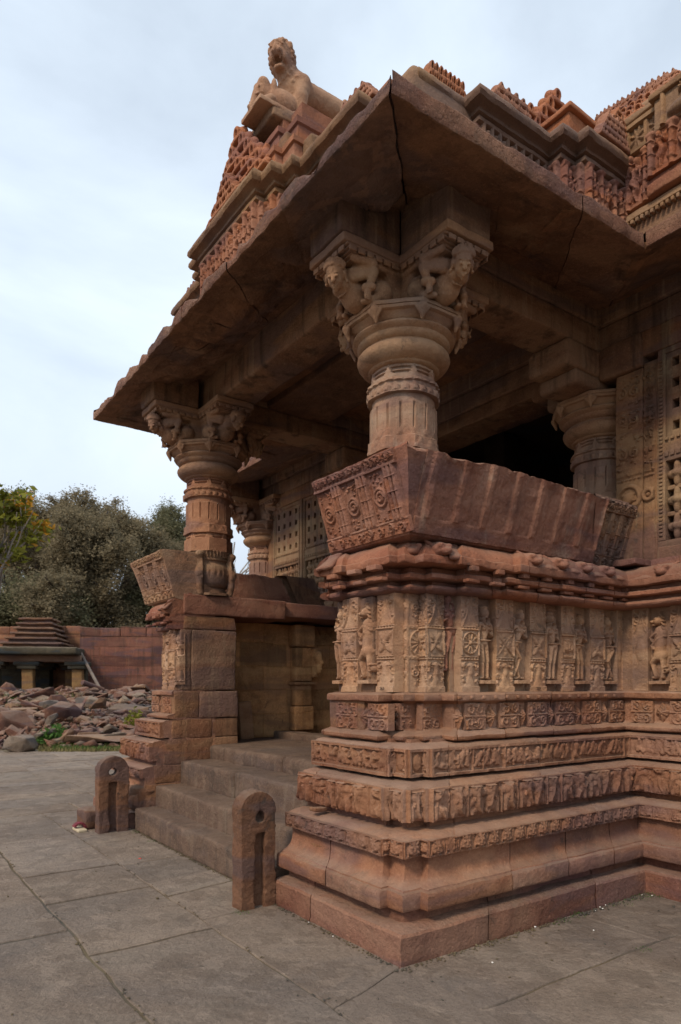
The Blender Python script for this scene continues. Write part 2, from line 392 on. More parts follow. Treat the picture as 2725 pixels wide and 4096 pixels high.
def small_panel(c):
    w, H = c.w, c.h; c.rect(0, 9, H * .46, H * .54, .012)
    for q in (0, 1):
        y0 = H * .55 if q else H * .04; y1 = H * .97 if q else H * .45
        for k in (-1, 1): spiral(c, w / 2 + k * w * .24, (y0 + y1) / 2, w * .19, w * .035, .014, 1.3, math.pi / 2 * (1 if q else -1), k)
        leafy(c, w * .1, w * .9, y0, y1, 22, .014, 0, w * .05)
    return c.erode(.002).damage(.5, int(w * 977) % 17)

# ------------------------------------------------------------------ sculpture: signed-distance blobs, meshed by surface nets
class Sdf:
    def __init__(s, lo, hi, res):
        s.lo = np.array(lo, float); s.res = res; s.n = np.ceil((np.array(hi) - s.lo) / res).astype(int) + 1
        s.ax = [s.lo[i] + res * np.arange(s.n[i]) for i in range(3)]; s.f = np.full(s.n, 1.0)
    def _w(s, lo, hi):
        sl = []
        for i in range(3):
            a = int(np.clip(np.floor((lo[i] - s.lo[i]) / s.res), 0, s.n[i])); b = int(np.clip(np.ceil((hi[i] - s.lo[i]) / s.res) + 1, 0, s.n[i]))
            if b <= a: return None
            sl.append(slice(a, b))
        X = s.ax[0][sl[0]][:, None, None]; Y = s.ax[1][sl[1]][None, :, None]; Z = s.ax[2][sl[2]][None, None, :]
        return tuple(sl), X, Y, Z
    def _mix(s, sl, d, k, cut):
        a = s.f[sl]
        if cut: d = -d; h = np.maximum(k - np.abs(a - d), 0) / k; s.f[sl] = np.maximum(a, d) + h * h * k / 4
        else: h = np.maximum(k - np.abs(a - d), 0) / k; s.f[sl] = np.minimum(a, d) - h * h * k / 4
        return s
    def cap(s, a, b, r0, r1=None, k=.02, cut=False):
        r1 = r0 if r1 is None else r1; a = np.array(a, float); b = np.array(b, float); R = max(r0, r1) + k + s.res * 2
        w = s._w(np.minimum(a, b) - R, np.maximum(a, b) + R)
        if w is None: return s
        sl, X, Y, Z = w; d = b - a; L = d @ d + 1e-12
        t = np.clip(((X - a[0]) * d[0] + (Y - a[1]) * d[1] + (Z - a[2]) * d[2]) / L, 0, 1)
        D = np.sqrt((X - a[0] - t * d[0]) ** 2 + (Y - a[1] - t * d[1]) ** 2 + (Z - a[2] - t * d[2]) ** 2) - (r0 + (r1 - r0) * t)
        return s._mix(sl, D, k, cut)
    def ell(s, c, r, k=.02, R=None, cut=False):
        r = np.array(r, float) * np.ones(3); m = r.max() + k + 2 * s.res; c = np.array(c, float); w = s._w(c - m, c + m)
        if w is None: return s
        sl, X, Y, Z = w; P = [X - c[0], Y - c[1], Z - c[2]]
        if R is not None:
            R = np.array(R.to_3x3()).T; P = [R[i, 0] * P[0] + R[i, 1] * P[1] + R[i, 2] * P[2] for i in range(3)]
        q = np.sqrt((P[0] / r[0]) ** 2 + (P[1] / r[1]) ** 2 + (P[2] / r[2]) ** 2) + 1e-9
        q2 = np.sqrt((P[0] / r[0] ** 2) ** 2 + (P[1] / r[1] ** 2) ** 2 + (P[2] / r[2] ** 2) ** 2) + 1e-9
        return s._mix(sl, q * (q - 1) / q2, k, cut)
    def box(s, lo, hi, rd=.01, k=.01, cut=False):
        lo = np.array(lo, float); hi = np.array(hi, float); w = s._w(lo - k - .05, hi + k + .05)
        if w is None: return s
        sl, X, Y, Z = w; c = (lo + hi) / 2; h = (hi - lo) / 2 - rd
        q = [np.abs(X - c[0]) - h[0], np.abs(Y - c[1]) - h[1], np.abs(Z - c[2]) - h[2]]
        D = np.sqrt(sum(np.maximum(t, 0) ** 2 for t in q)) + np.minimum(np.maximum(np.maximum(q[0], q[1]), q[2]), 0) - rd
        return s._mix(sl, D, k, cut)
    def rough(s, amp, f, seed=0):
        P = np.stack(np.meshgrid(*s.ax, indexing='ij'), -1); s.f += amp * (vnoise(P, f, seed) + .5 * vnoise(P, f * 2.3, seed + 3)); return s
    def mesh(s):
        f = np.pad(s.f, 1, constant_values=1.0); n = f.shape; ins = f < 0; lo = s.lo - s.res
        cs = np.zeros([x - 1 for x in n] + [3]); ct = np.zeros([x - 1 for x in n])
        for ax in range(3):
            o = [a for a in range(3) if a != ax]
            for b in (0, 1):
                for c in (0, 1):
                    A = [None] * 3; B = [None] * 3; A[ax] = slice(0, -1); B[ax] = slice(1, None)
                    for a, q in zip(o, (b, c)): A[a] = B[a] = slice(q, n[a] - 1 + q)
                    fa, fb = f[tuple(A)], f[tuple(B)]; m = (fa < 0) != (fb < 0)
                    t = np.where(m, fa / np.where(m, fa - fb, 1), 0)
                    for a in range(3): cs[..., a] += np.where(m, t if a == ax else (b if a == o[0] else c), 0)
                    ct += m
        cell = ct > 0; idx = -np.ones(ct.shape, np.int64); idx[cell] = np.arange(cell.sum())
        IJ = np.argwhere(cell); V = lo + (IJ + cs[cell] / ct[cell][:, None]) * s.res
        F = []
        for ax in range(3):
            A = [slice(1, -1)] * 3; B = [slice(1, -1)] * 3; A[ax] = slice(0, -1); B[ax] = slice(1, None)
            ia, ib = ins[tuple(A)], ins[tuple(B)]; u, v = [(1, 2), (2, 0), (0, 1)][ax]
            for flip in (0, 1):
                m = (ia & ~ib) if not flip else (~ia & ib); P = np.argwhere(m)
                if not len(P): continue
                off = np.ones(3, int); off[ax] = 0; P = P + off
                def g(du, dv):
                    Q = P.copy(); Q[:, u] += du; Q[:, v] += dv; return idx[Q[:, 0], Q[:, 1], Q[:, 2]]
                q = np.stack([g(-1, -1), g(0, -1), g(0, 0), g(-1, 0)], -1)
                F.append(q if not flip else q[:, ::-1])
        mb = MB(); mb.add(V, F); return mb

# ------------------------------------------------------------------ materials
def stone(name, c1, c2, c3=(.05, .035, .028), stain=.35, pale=.0, palec=(.45, .36, .29), bump=.35, pit=60., big=.9, streak=.0, rough=.88, island=0., spec=.25, course=None, flake=0., tint=.62, dust=.4, dustc=(.33, .24, .175)):
    m = bpy.data.materials.new(name); m.use_nodes = True; t = m.node_tree; N = t.nodes; N.clear(); Lk = t.links.new
    def nn(ty, **k):
        n = N.new(ty)
        for a, b in k.items(): setattr(n, a, b)
        return n
    def noise(scale, det=6, ro=.6, vec=None, dist=0.):
        n = nn('ShaderNodeTexNoise'); n.inputs['Scale'].default_value = scale; n.inputs['Detail'].default_value = det; n.inputs['Roughness'].default_value = ro; n.inputs['Distortion'].default_value = dist
        Lk(vec or pos, n.inputs['Vector']); return n.outputs['Fac']
    def ramp(f, a, b, lo=0., hi=1.):
        r = nn('ShaderNodeMapRange'); r.inputs[1].default_value = a; r.inputs[2].default_value = b; r.inputs[3].default_value = lo; r.inputs[4].default_value = hi; r.interpolation_type = 'SMOOTHSTEP'; Lk(f, r.inputs[0]); return r.outputs[0]
    def mixc(f, a, b):
        x = nn('ShaderNodeMix', data_type='RGBA')
        if isinstance(f, float): x.inputs['Factor'].default_value = f
        else: Lk(f, x.inputs['Factor'])
        for s_, v in (('A', a), ('B', b)):
            if isinstance(v, tuple): x.inputs[s_].default_value = (*v, 1)
            else: Lk(v, x.inputs[s_])
        return x.outputs['Result']
    def mul(f, k):
        x = nn('ShaderNodeMath', operation='MULTIPLY'); Lk(f, x.inputs[0])
        if isinstance(k, float): x.inputs[1].default_value = k
        else: Lk(k, x.inputs[1])
        return x.outputs[0]
    g = nn('ShaderNodeNewGeometry'); pos = g.outputs['Position']
    o = nn('ShaderNodeOutputMaterial'); p = nn('ShaderNodeBsdfPrincipled'); Lk(p.outputs[0], o.inputs[0])
    p.inputs['Roughness'].default_value = rough; p.inputs['Specular IOR Level'].default_value = spec
    big_n = noise(big, 5, .62, dist=.4); col = mixc(ramp(big_n, .38, .64), c1, c2)
    med = noise(7., 6, .65); col = mixc(ramp(med, .35, .75, 0., .55), col, tuple(.62 * x + .38 * y for x, y in zip(c2, c3)))
    fine = noise(pit, 4, .7); col = mixc(ramp(fine, .44, .30, 0., .5), col, tuple(.55 * x for x in c2))
    light = tuple(min(1, x * 1.28 + .015) for x in c1); col = mixc(ramp(fine, .52, .72, 0., .6), col, light)
    if stain > 0:
        st = noise(2.3, 8, .68, dist=.6); col = mixc(ramp(st, .52, .72, 0., stain), col, c3)
        st2 = noise(23., 5, .7); col = mixc(ramp(st2, .6, .74, 0., stain * .7), col, c3)
    if tint > 0:
        mt = nn('ShaderNodeMapping'); mt.inputs['Scale'].default_value = (.75, .75, 3.6); mt.inputs['Location'].default_value = (5, 2, 9); Lk(pos, mt.inputs['Vector'])
        tn = noise(1., 3, .5, mt.outputs[0], .3); col = mixc(ramp(tn, .50, .60, 0., tint), col, tuple(.66 * x + .02 * i for i, x in enumerate(c2))); col = mixc(ramp(tn, .48, .36, 0., tint * .8), col, (min(1, c1[0] * 1.12), c1[1] * 1.24, c1[2] * 1.28))
        lich = noise(9., 8, .72, dist=.8); lm = noise(1.1, 4, .6); lk2 = mul(ramp(lich, .54, .66, 0., 1.), ramp(lm, .5, .68, 0., tint * 1.1)); col = mixc(lk2, col, (.05, .043, .038))
    if streak > 0:
        mp = nn('ShaderNodeMapping'); mp.inputs['Scale'].default_value = (7, 7, .55); Lk(pos, mp.inputs['Vector'])
        s1 = noise(1., 5, .6, mp.outputs[0]); col = mixc(ramp(s1, .5, .68, 0., streak), col, c3)
        mp2 = nn('ShaderNodeMapping'); mp2.inputs['Scale'].default_value = (11, 11, .9); mp2.inputs['Location'].default_value = (3, 7, 1); Lk(pos, mp2.inputs['Vector'])
        s2 = noise(1., 5, .6, mp2.outputs[0]); col = mixc(ramp(s2, .56, .72, 0., streak * .7), col, palec)
    if pale > 0:
        pl = noise(1.6, 8, .7, dist=.3); col = mixc(ramp(pl, .55, .72, 0., pale), col, palec)
    if flake > 0:
        fk = noise(4.2, 9, .62, dist=.5); col = mixc(ramp(fk, .535, .56, 0., flake), col, tuple(.72 * x for x in c2)); fk2 = noise(5.1, 9, .62, dist=.4); col = mixc(ramp(fk2, .57, .59, 0., flake * .8), col, tuple(min(1, x * 1.22 + .01) for x in c1))
    hgt = None
    if course:
        br = nn('ShaderNodeTexBrick'); br.offset = .5; br.inputs['Scale'].default_value = 1.; br.inputs['Mortar Size'].default_value = course[2]; br.inputs['Brick Width'].default_value = course[0]; br.inputs['Row Height'].default_value = course[1]
        br.inputs['Mortar Smooth'].default_value = .3; br.inputs['Color1'].default_value = (.6, .6, .6, 1); br.inputs['Color2'].default_value = (1.15, 1.1, 1.05, 1); br.inputs['Bias'].default_value = 0.
        sx = nn('ShaderNodeSeparateXYZ'); Lk(pos, sx.inputs[0]); ad = nn('ShaderNodeMath', operation='ADD'); Lk(sx.outputs[0], ad.inputs[0]); Lk(sx.outputs[1], ad.inputs[1])
        wob = nn('ShaderNodeMath', operation='ADD'); Lk(sx.outputs[2], wob.inputs[0]); Lk(mul(noise(1.3, 2), .10), wob.inputs[1])
        cx = nn('ShaderNodeCombineXYZ'); Lk(ad.outputs[0], cx.inputs[0]); Lk(wob.outputs[0], cx.inputs[1]); Lk(cx.outputs[0], br.inputs['Vector'])
        x = nn('ShaderNodeMix', data_type='RGBA', blend_type='MULTIPLY'); x.inputs['Factor'].default_value = 1.; Lk(col, x.inputs['A']); Lk(br.outputs['Color'], x.inputs['B'])
        br.inputs['Mortar'].default_value = (.9, .85, .75, 1)
        col = x.outputs['Result']; hgt = br.outputs['Fac']
    if dust > 0:
        sn = nn('ShaderNodeSeparateXYZ'); Lk(g.outputs['Normal'], sn.inputs[0]); du = mul(ramp(sn.outputs[2], .45, .95, 0., dust), ramp(noise(5., 5, .7), .3, .6, .4, 1.)); col = mixc(du, col, dustc)
    if island > 0:
        oi = nn('ShaderNodeObjectInfo'); ri = g.outputs['Random Per Island']
        h = nn('ShaderNodeHueSaturation'); Lk(ramp(ri, 0, 1, 1 - island, 1 + island), h.inputs['Value']); ms = nn('ShaderNodeMath', operation='FRACT'); Lk(mul(ri, 7.31), ms.inputs[0])
        Lk(ramp(ms.outputs[0], 0, 1, 1 - island * .75, 1 + island * .35), h.inputs['Saturation']); Lk(col, h.inputs['Color']); col = h.outputs[0]
    Lk(col, p.inputs['Base Color'])
    b1 = nn('ShaderNodeBump'); b1.inputs['Strength'].default_value = bump; b1.inputs['Distance'].default_value = .016; Lk(noise(pit * .8, 5, .75), b1.inputs['Height'])
    b2 = nn('ShaderNodeBump'); b2.inputs['Strength'].default_value = bump * .9; b2.inputs['Distance'].default_value = .035; Lk(noise(14., 6, .7), b2.inputs['Height']); Lk(b1.outputs[0], b2.inputs['Normal'])
    last = b2
    if hgt is not None:
        b3 = nn('ShaderNodeBump'); b3.invert = True; b3.inputs['Strength'].default_value = .8; b3.inputs['Distance'].default_value = .03; Lk(hgt, b3.inputs['Height']); Lk(b2.outputs[0], b3.inputs['Normal']); last = b3
    Lk(last.outputs[0], p.inputs['Normal'])
    return m
M = {}
M['tan'] = stone('tan_sandstone', (0.469, 0.278, 0.165), (0.360, 0.191, 0.110), (.11, .066, .042), .5, .3, (.51, .37, .255), .65, flake=.12, island=.10)
M['tan2'] = stone('buff_sandstone', (.385, .225, .13), (.285, .148, .085), (.07, .046, .033), .55, .3, (.46, .335, .23), .65, flake=.12, island=.10)
M['red'] = stone('red_sandstone', (0.322, 0.140, 0.083), (0.223, 0.085, 0.054), (.07, .038, .03), .5, .25, (.42, .275, .19), .7, flake=.15, island=.13)
M['band'] = stone('brown_red_sandstone', (0.337, 0.169, 0.097), (0.235, 0.103, 0.061), (.08, .046, .033), .5, .25, (.40, .265, .175), .65, flake=.15, island=.13)
M['base'] = stone('rough_plinth_stone', (0.288, 0.136, 0.081), (0.211, 0.083, 0.053), (0.058, 0.038, 0.027), .6, .2, (0.349, 0.240, 0.151), 1.0, 45, 1.1, island=.13)
M['maroon'] = stone('maroon_sandstone', (0.323, 0.156, 0.103), (0.216, 0.089, 0.060), (.085, .042, .034), .45, .65, (.44, .34, .26), .9, 45, 1.5, .4)
M['roofred'] = stone('orange_red_sandstone', (0.359, 0.151, 0.079), (0.254, 0.096, 0.053), (0.068, 0.042, 0.029), .45, .15, (0.446, 0.290, 0.168), .5, island=.13)
M['rooftan'] = stone('weathered_roof_stone', (0.301, 0.175, 0.092), (0.204, 0.105, 0.059), (0.049, 0.040, 0.029), .65, .15, (0.407, 0.300, 0.168), .5, island=.13)
M['capital'] = stone('capital_sandstone', (.40, .235, .135), (.30, .158, .09), (.06, .04, .03), .6, .3, (.49, .36, .25), .5)
M['shaft'] = stone('grey_buff_shaft', (.36, .225, .15), (.32, .16, .10), (.11, .074, .058), .45, .45, (.45, .36, .28), .5, 60, 1.4, .5)
M['shaftred'] = stone('red_shaft', (0.366, 0.184, 0.102), (0.275, 0.121, 0.066), (0.087, 0.052, 0.035), .4, .2, (0.427, 0.300, 0.176), .45)
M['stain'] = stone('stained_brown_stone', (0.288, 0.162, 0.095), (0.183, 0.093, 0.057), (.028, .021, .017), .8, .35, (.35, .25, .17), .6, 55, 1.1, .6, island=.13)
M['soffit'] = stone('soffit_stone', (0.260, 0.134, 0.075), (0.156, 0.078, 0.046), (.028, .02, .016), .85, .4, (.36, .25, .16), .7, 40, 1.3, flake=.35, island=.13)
M['inner'] = stone('inner_wall_stone', (0.605, 0.347, 0.165), (0.440, 0.226, 0.100), (0.049, 0.032, 0.020), .65, .25, (0.436, 0.330, 0.168), .6, 45, 1.6, .3, course=(0.728, 0.320, 0.007))
M['pier'] = stone('pier_block_stone', (0.297, 0.157, 0.085), (0.226, 0.103, 0.057), (0.058, 0.040, 0.027), .55, .22, (0.359, 0.250, 0.143), .8, 45, 1.5, .35, island=.13)
M['step'] = stone('grey_step_stone', (0.186, 0.121, 0.084), (0.138, 0.085, 0.060), (.065, .05, .04), .65, .25, (.26, .20, .145), .9, 45, 1.4, .5, dust=.15, dustc=(.20, .15, .108), flake=.35, tint=.3)
M['pave'] = stone('paving_stone', (0.255, 0.200, 0.155), (0.203, 0.153, 0.117), (.10, .085, .072), .55, .35, (.32, .26, .205), .9, 40, 1.1, island=.10, dust=0, flake=.45, tint=.25)
M['dirt'] = stone('joint_dirt', (0.165, 0.125, 0.074), (0.116, 0.090, 0.057), (0.068, 0.055, 0.036), .4, .1, (0.272, 0.220, 0.134), .6, dust=0)
M['earth'] = stone('dry_earth', (0.204, 0.150, 0.088), (0.165, 0.115, 0.067), (0.087, 0.065, 0.042), .4, .2, (0.301, 0.250, 0.151), .8, 12, dust=0)
M['bollard'] = stone('bollard_stone', (0.209, 0.098, 0.055), (0.150, 0.074, 0.042), (0.058, 0.040, 0.028), .6, .25, (0.291, 0.180, 0.105), .9, 50)
M['eave'] = stone('rough_eave_edge', (0.320, 0.165, 0.101), (0.228, 0.098, 0.062), (0.053, 0.045, 0.034), .8, .25, (0.436, 0.330, 0.210), 1.4, 38, 1.8, island=.13)
M['hall'] = stone('hall_wall_stone', (0.320, 0.175, 0.088), (0.213, 0.095, 0.052), (0.044, 0.032, 0.022), .6, .35, (0.436, 0.340, 0.197), .5, 55, 1.2, .45)
M['lattice'] = stone('lattice_stone', (0.301, 0.190, 0.109), (0.213, 0.105, 0.060), (0.063, 0.047, 0.034), .5, .4, (0.407, 0.340, 0.218), .5, 55, 1.2, .5)
M['wall'] = stone('boundary_wall_stone', (.205, .090, .064), (.135, .056, .043), (0.039, 0.030, 0.023), .8, .18, (0.320, 0.210, 0.126), .6, 30, .5, .4, course=(1.115, 0.420, 0.017), island=.05)
M['wall2'] = stone('boundary_wall_orange', (0.281, 0.140, 0.076), (0.204, 0.088, 0.052), (0.053, 0.040, 0.028), .7, .18, (0.369, 0.260, 0.143), .6, 30, .5, .3, course=(1.018, 0.450, 0.012), island=.05)
M['shrine'] = stone('shrine_stone', (0.202, 0.112, 0.067), (0.140, 0.070, 0.044), (0.044, 0.038, 0.029), .7, .3, (0.349, 0.270, 0.176), .8, 30, .8, island=.13)
M['black'] = stone('blackened_stone', (0.082, 0.068, 0.045), (0.044, 0.036, 0.024), (0.017, 0.016, 0.013), .6, .25, (0.175, 0.160, 0.118), .6, 30, .8)
M['ochre'] = stone('ochre_pillar_stone', (0.254, 0.146, 0.060), (0.189, 0.099, 0.044), (0.044, 0.033, 0.024), .7, .1, (0.436, 0.340, 0.168), .6, 20, 2.)
M['rock_a'] = stone('rubble_red', (0.189, 0.093, 0.061), (0.126, 0.057, 0.040), (.05, .035, .028), .5, .3, (.32, .23, .17), .9, 12, .8)
M['rock_b'] = stone('rubble_grey', (.18, .135, .10), (.125, .09, .068), (.055, .044, .037), .5, .4, (.31, .26, .21), .9, 12, .8)
M['rock_c'] = stone('rubble_tan', (.24, .145, .087), (.175, .095, .06), (.065, .045, .033), .5, .35, (.34, .26, .185), .9, 12, .8)
M['lion'] = stone('statue_stone', (.41, .24, .15), (.33, .175, .108), (.085, .058, .043), .5, .2, (.46, .33, .235), .6)
M['vase'] = stone('vase_stone', (.30, .18, .105), (.21, .11, .065), (.05, .035, .027), .6, .3, (.40, .29, .2), .5)
M['bark'] = stone('bark', (.10, .075, .055), (.07, .05, .038), (.03, .022, .018), .5, .2, (.2, .17, .14), .9, 20)
M['palebark'] = stone('pale_bark', (.30, .25, .20), (.22, .18, .145), (.1, .08, .065), .4, .2, (.4, .35, .3), .6, 20)
M['wood'] = stone('grey_wood', (.17, .14, .12), (.11, .085, .07), (.04, .03, .027), .4, .2, (.25, .22, .19), .5, 20)
M['dark'] = stone('interior_shade', (.045, .03, .022), (.03, .02, .015), (.012, .009, .008), .4, 0, (.1, .1, .1), .3)  # shade of the dark interiors is put into this near-black colour
def flat(name, c, rough=.7, var=.25, trans=0.):
    m = bpy.data.materials.new(name); m.use_nodes = True; t = m.node_tree; p = t.nodes['Principled BSDF']; p.inputs['Roughness'].default_value = rough; p.inputs['Specular IOR Level'].default_value = .2
    g = t.nodes.new('ShaderNodeNewGeometry'); h = t.nodes.new('ShaderNodeHueSaturation'); r = t.nodes.new('ShaderNodeMapRange'); r.inputs[3].default_value = 1 - var; r.inputs[4].default_value = 1 + var
    t.links.new(g.outputs['Random Per Island'], r.inputs[0]); t.links.new(r.outputs[0], h.inputs['Value']); h.inputs['Color'].default_value = (*c, 1); t.links.new(h.outputs[0], p.inputs['Base Color'])
    if trans:
        tr = t.nodes.new('ShaderNodeBsdfTranslucent'); t.links.new(h.outputs[0], tr.inputs[0]); mx_ = t.nodes.new('ShaderNodeMixShader'); mx_.inputs[0].default_value = trans
        t.links.new(p.outputs[0], mx_.inputs[1]); t.links.new(tr.outputs[0], mx_.inputs[2]); t.links.new(mx_.outputs[0], t.nodes['Material Output'].inputs[0])
    return m
M['leaf_a'] = flat('olive_brown_leaves', (.215, .175, .105), .8, .25, .4)
M['leaf_b'] = flat('dull_green_leaves', (.17, .162, .09), .8, .25, .4)
M['leaf_c'] = flat('fresh_green_leaves', (.20, .20, .03), .7, .4, .45)
M['leaf_d'] = flat('orange_leaves', (.48, .24, .03), .7, .4, .45)
M['weed'] = flat('weed_green', (.06, .13, .025), .7, .4, .3)
M['straw'] = flat('dry_grass', (.20, .17, .07), .8, .4, .2)
M['ink'] = flat('black_ink', (.03, .028, .028), .7, .05)
M['white'] = flat('white_bits', (.75, .74, .70), .8, .1)
M['shoe'] = flat('sandal_red', (.16, .03, .04), .6, .2)
M['sole'] = flat('sandal_sole', (.45, .38, .26), .7, .1)
M['paper'] = flat('red_wrapper', (.6, .06, .05), .5, .2)

# ------------------------------------------------------------------ ground and pavement
YC = 3.02                                              # the porch is symmetrical about y = YC
def fr(f, r, z=0.):                                    # a place f metres ahead of the camera, r to the right
    q = CAM[:2] + f * FW + r * RW; return np.array([q[0], q[1], z])
g = MB(); g.add([(-400, -400, -.035), (400, -400, -.035), (400, 400, -.035), (-400, 400, -.035)], [(0, 1, 2, 3)])
tag(g.build('ground', M['earth']), kind='structure')
mb = MB()
def slab(mb, P, z=0., th=.05, b=.006):
    """one paving stone: outline P (counter-clockwise), soft irregular arris"""
    P = np.array(P, float); Q = resample([tuple(p) for p in np.vstack([P, P[:1]])], .12)[:-1]
    W3 = np.column_stack([Q, np.full(len(Q), 3.)]); Q = Q + np.column_stack([vnoise(W3, 3., 7), vnoise(W3, 3., 8)]) * .017 + np.column_stack([vnoise(W3, 11., 17), vnoise(W3, 11., 18)]) * .009
    c = Q.mean(0); d = c - Q; d = d / np.linalg.norm(d, axis=1, keepdims=True); n = len(Q); dz = random.uniform(-.006, .005)
    rings = [np.column_stack([Q, np.full(n, z - th)]), np.column_stack([Q, np.full(n, z - b + dz)]), np.column_stack([Q + d * b, np.full(n, z + dz)])]
    V = np.concatenate(rings); i = np.arange(n); j = (i + 1) % n
    mb.add(V, [np.stack([i + k * n, j + k * n, j + (k + 1) * n, i + (k + 1) * n], -1) for k in (0, 1)] + [np.arange(2 * n, 3 * n)])
G = .0085
def row(x0, x1, y0, y1, lens, jit=.02):
    y = y0
    pj = (0, 0)
    while y < y1 - .05:
        l = random.uniform(*lens); ye = min(y1, y + l)
        if y1 - ye < .25: ye = y1
        j = (random.uniform(-jit, jit), random.uniform(-jit, jit))
        slab(mb, [(x0 + G, y + pj[0] + G), (x1 - G, y + pj[1] + G), (x1 - G, ye + j[1] - G), (x0 + G, ye + j[0] - G)]); y = ye; pj = j
# the stones nearest the camera are laid as in the photograph
near = [
 [(-.62, -.2), (-.02, -.02), (-.03, 1.38), (-.62, 1.36)], [(-.62, 1.37), (-.02, 1.39), (-.02, 2.1), (-.62, 2.0)], [(-.62, 2.01), (-.02, 2.11), (-.02, 2.5), (-.62, 2.42)],
 [(-.62, 2.43), (-.02, 2.51), (-.02, 3.15), (-.62, 3.1)], [(-.62, 3.11), (-.02, 3.16), (-.02, 4.55), (-.62, 4.5)], [(-.62, 4.51), (-.02, 4.56), (-.02, 5.5), (-.62, 5.4)], [(-.62, 5.41), (-.02, 5.51), (-.02, 6.2), (-.62, 6.2)],
 [(-.62, -2.4), (-.05, -2.4), (-.02, -.03), (-.62, -.21)],
]
for P in near: slab(mb, P)
row(-1.42, -.62, -2.6, 1.9, (1.6, 2.4)); row(-1.42, -.62, 1.9, 2.35, (1, 1)); row(-1.42, -.62, 2.35, 3.2, (2, 2)); row(-1.42, -.62, 3.2, 6.2, (1.2, 1.9))
row(-2.35, -1.42, -2.6, 1.7, (2.0, 2.8)); row(-2.35, -1.42, 1.7, 2.6, (2, 2)); row(-2.35, -1.42, 2.6, 6.2, (.8, 1.5))
xs = -2.35
while xs > -14:
    w_ = random.uniform(.55, 1.0); row(xs - w_, xs, -3.2 if xs > -4 else 0., 6.2, (.8, 1.7)); xs -= w_
yy = 6.2
while yy < 19.5:
    w_ = random.uniform(.4, .8); x = -14.
    while x < 3.0:
        l = random.uniform(.9, 2.0)
        q = np.array([x + l / 2, yy]) - CAM[:2]
        if q @ FW < 17.0: slab(mb, [(x + G, yy + G), (x + l - G, yy + G), (x + l - G, yy + w_ - G), (x + G, yy + w_ - G)])
        x += l
    yy += w_
# to the right, along the side of the porch
yb = -.03
for w_, lens in ((.62, (1.3, 1.9)), (.8, (1.4, 2.2)), (.9, (1.2, 2.2)), (.9, (1.2, 2.2))):
    x = -.05
    while x < 4.2:
        l = random.uniform(*lens); j = random.uniform(-.04, .04)
        slab(mb, [(x + G, yb - w_ + G), (x + l - G, yb - w_ + G + j), (x + l - G, yb - G), (x + G, yb - G)]); x += l
    yb -= w_
tag(mb.build('pavement', M['pave'], smooth=30), kind='structure')
b_ = MB(); b_.add([(-14.5, -6, -.012), (5, -6, -.012), (5, 20.5, -.012), (-14.5, 20.5, -.012)], [(0, 1, 2, 3)])
tag(b_.build('joint_earth', M['dirt']), kind='structure')

# ------------------------------------------------------------------ the temple
T = empty('temple', (0, 0, 0))
tag(T, 'carved red sandstone temple with a deep-eaved columned entrance porch and a richly carved stepped base', 'temple')
IX = 2.484; YE = 1.42; YR = -3.0
def both(name, mbx, mat, smooth=35, label=None, mirror=True, parent=None):
    """a part and its twin on the far side of the porch"""
    a = mbx.build(name, mat, parent or T, smooth)
    b = mbx.mirror(YC).build(name, mat, parent or T, smooth) if mirror else None
    return a, b
p_simple = [(0, YE), (0, 0), (IX, 0), (IX, YR)]
p_red = [(0, YE), (0, .2), (.06, .2), (.06, .06), (.2, .06), (.2, 0), (IX, 0), (IX, YR)]
p_up = [(0, YE), (0, .33), (.13, .33), (.13, .21), (.24, .21), (.24, .12), (.42, .12), (.42, 0), (IX, 0), (IX, YR)]
p_corn = [(0, YE), (0, 1.16), (.06, 1.16), (.06, .86), (.13, .86), (.13, .36), (.24, .36), (.24, .25), (.38, .25), (.38, .18), (.62, .18), (.62, .09), (1.0, .09), (1.0, .03), (1.6, .03), (1.6, 0), (IX, 0), (IX, YR)]
m = MB(); loft(m, p_simple, [(.10, -.05), (-.03, -.05), (-.035, .0), (-.035, .160), (-.022, .174), (.02, .180), (.10, .186), (.10, .26)], amp=.008, f=7, joints=[(1, .95), (0, .72), (0, 1.85)]); both('plinth', m, M['base'])
m = MB(); loft(m, p_red, [(.13, .18), (.12, .245), (.045, .256), (.008, .262), (.0, .275), (.0, .350), (.010, .366), (.032, .374), (.036, .382), (.05, .384), (.085, .398), (.112, .425), (.128, .46), (.134, .50), (.134, .57)], amp=.006, joints=[(1, .78), (0, .95), (0, 1.55), (0, 2.1)]); both('base_moulding', m, M['band'])
JT = {'lion_frieze': [(0, .42), (0, 1.9)], 'elephant_frieze': [(1, 1.0), (0, .38), (0, 1.3)], 'battle_frieze': [(0, .36), (0, 1.30)]}
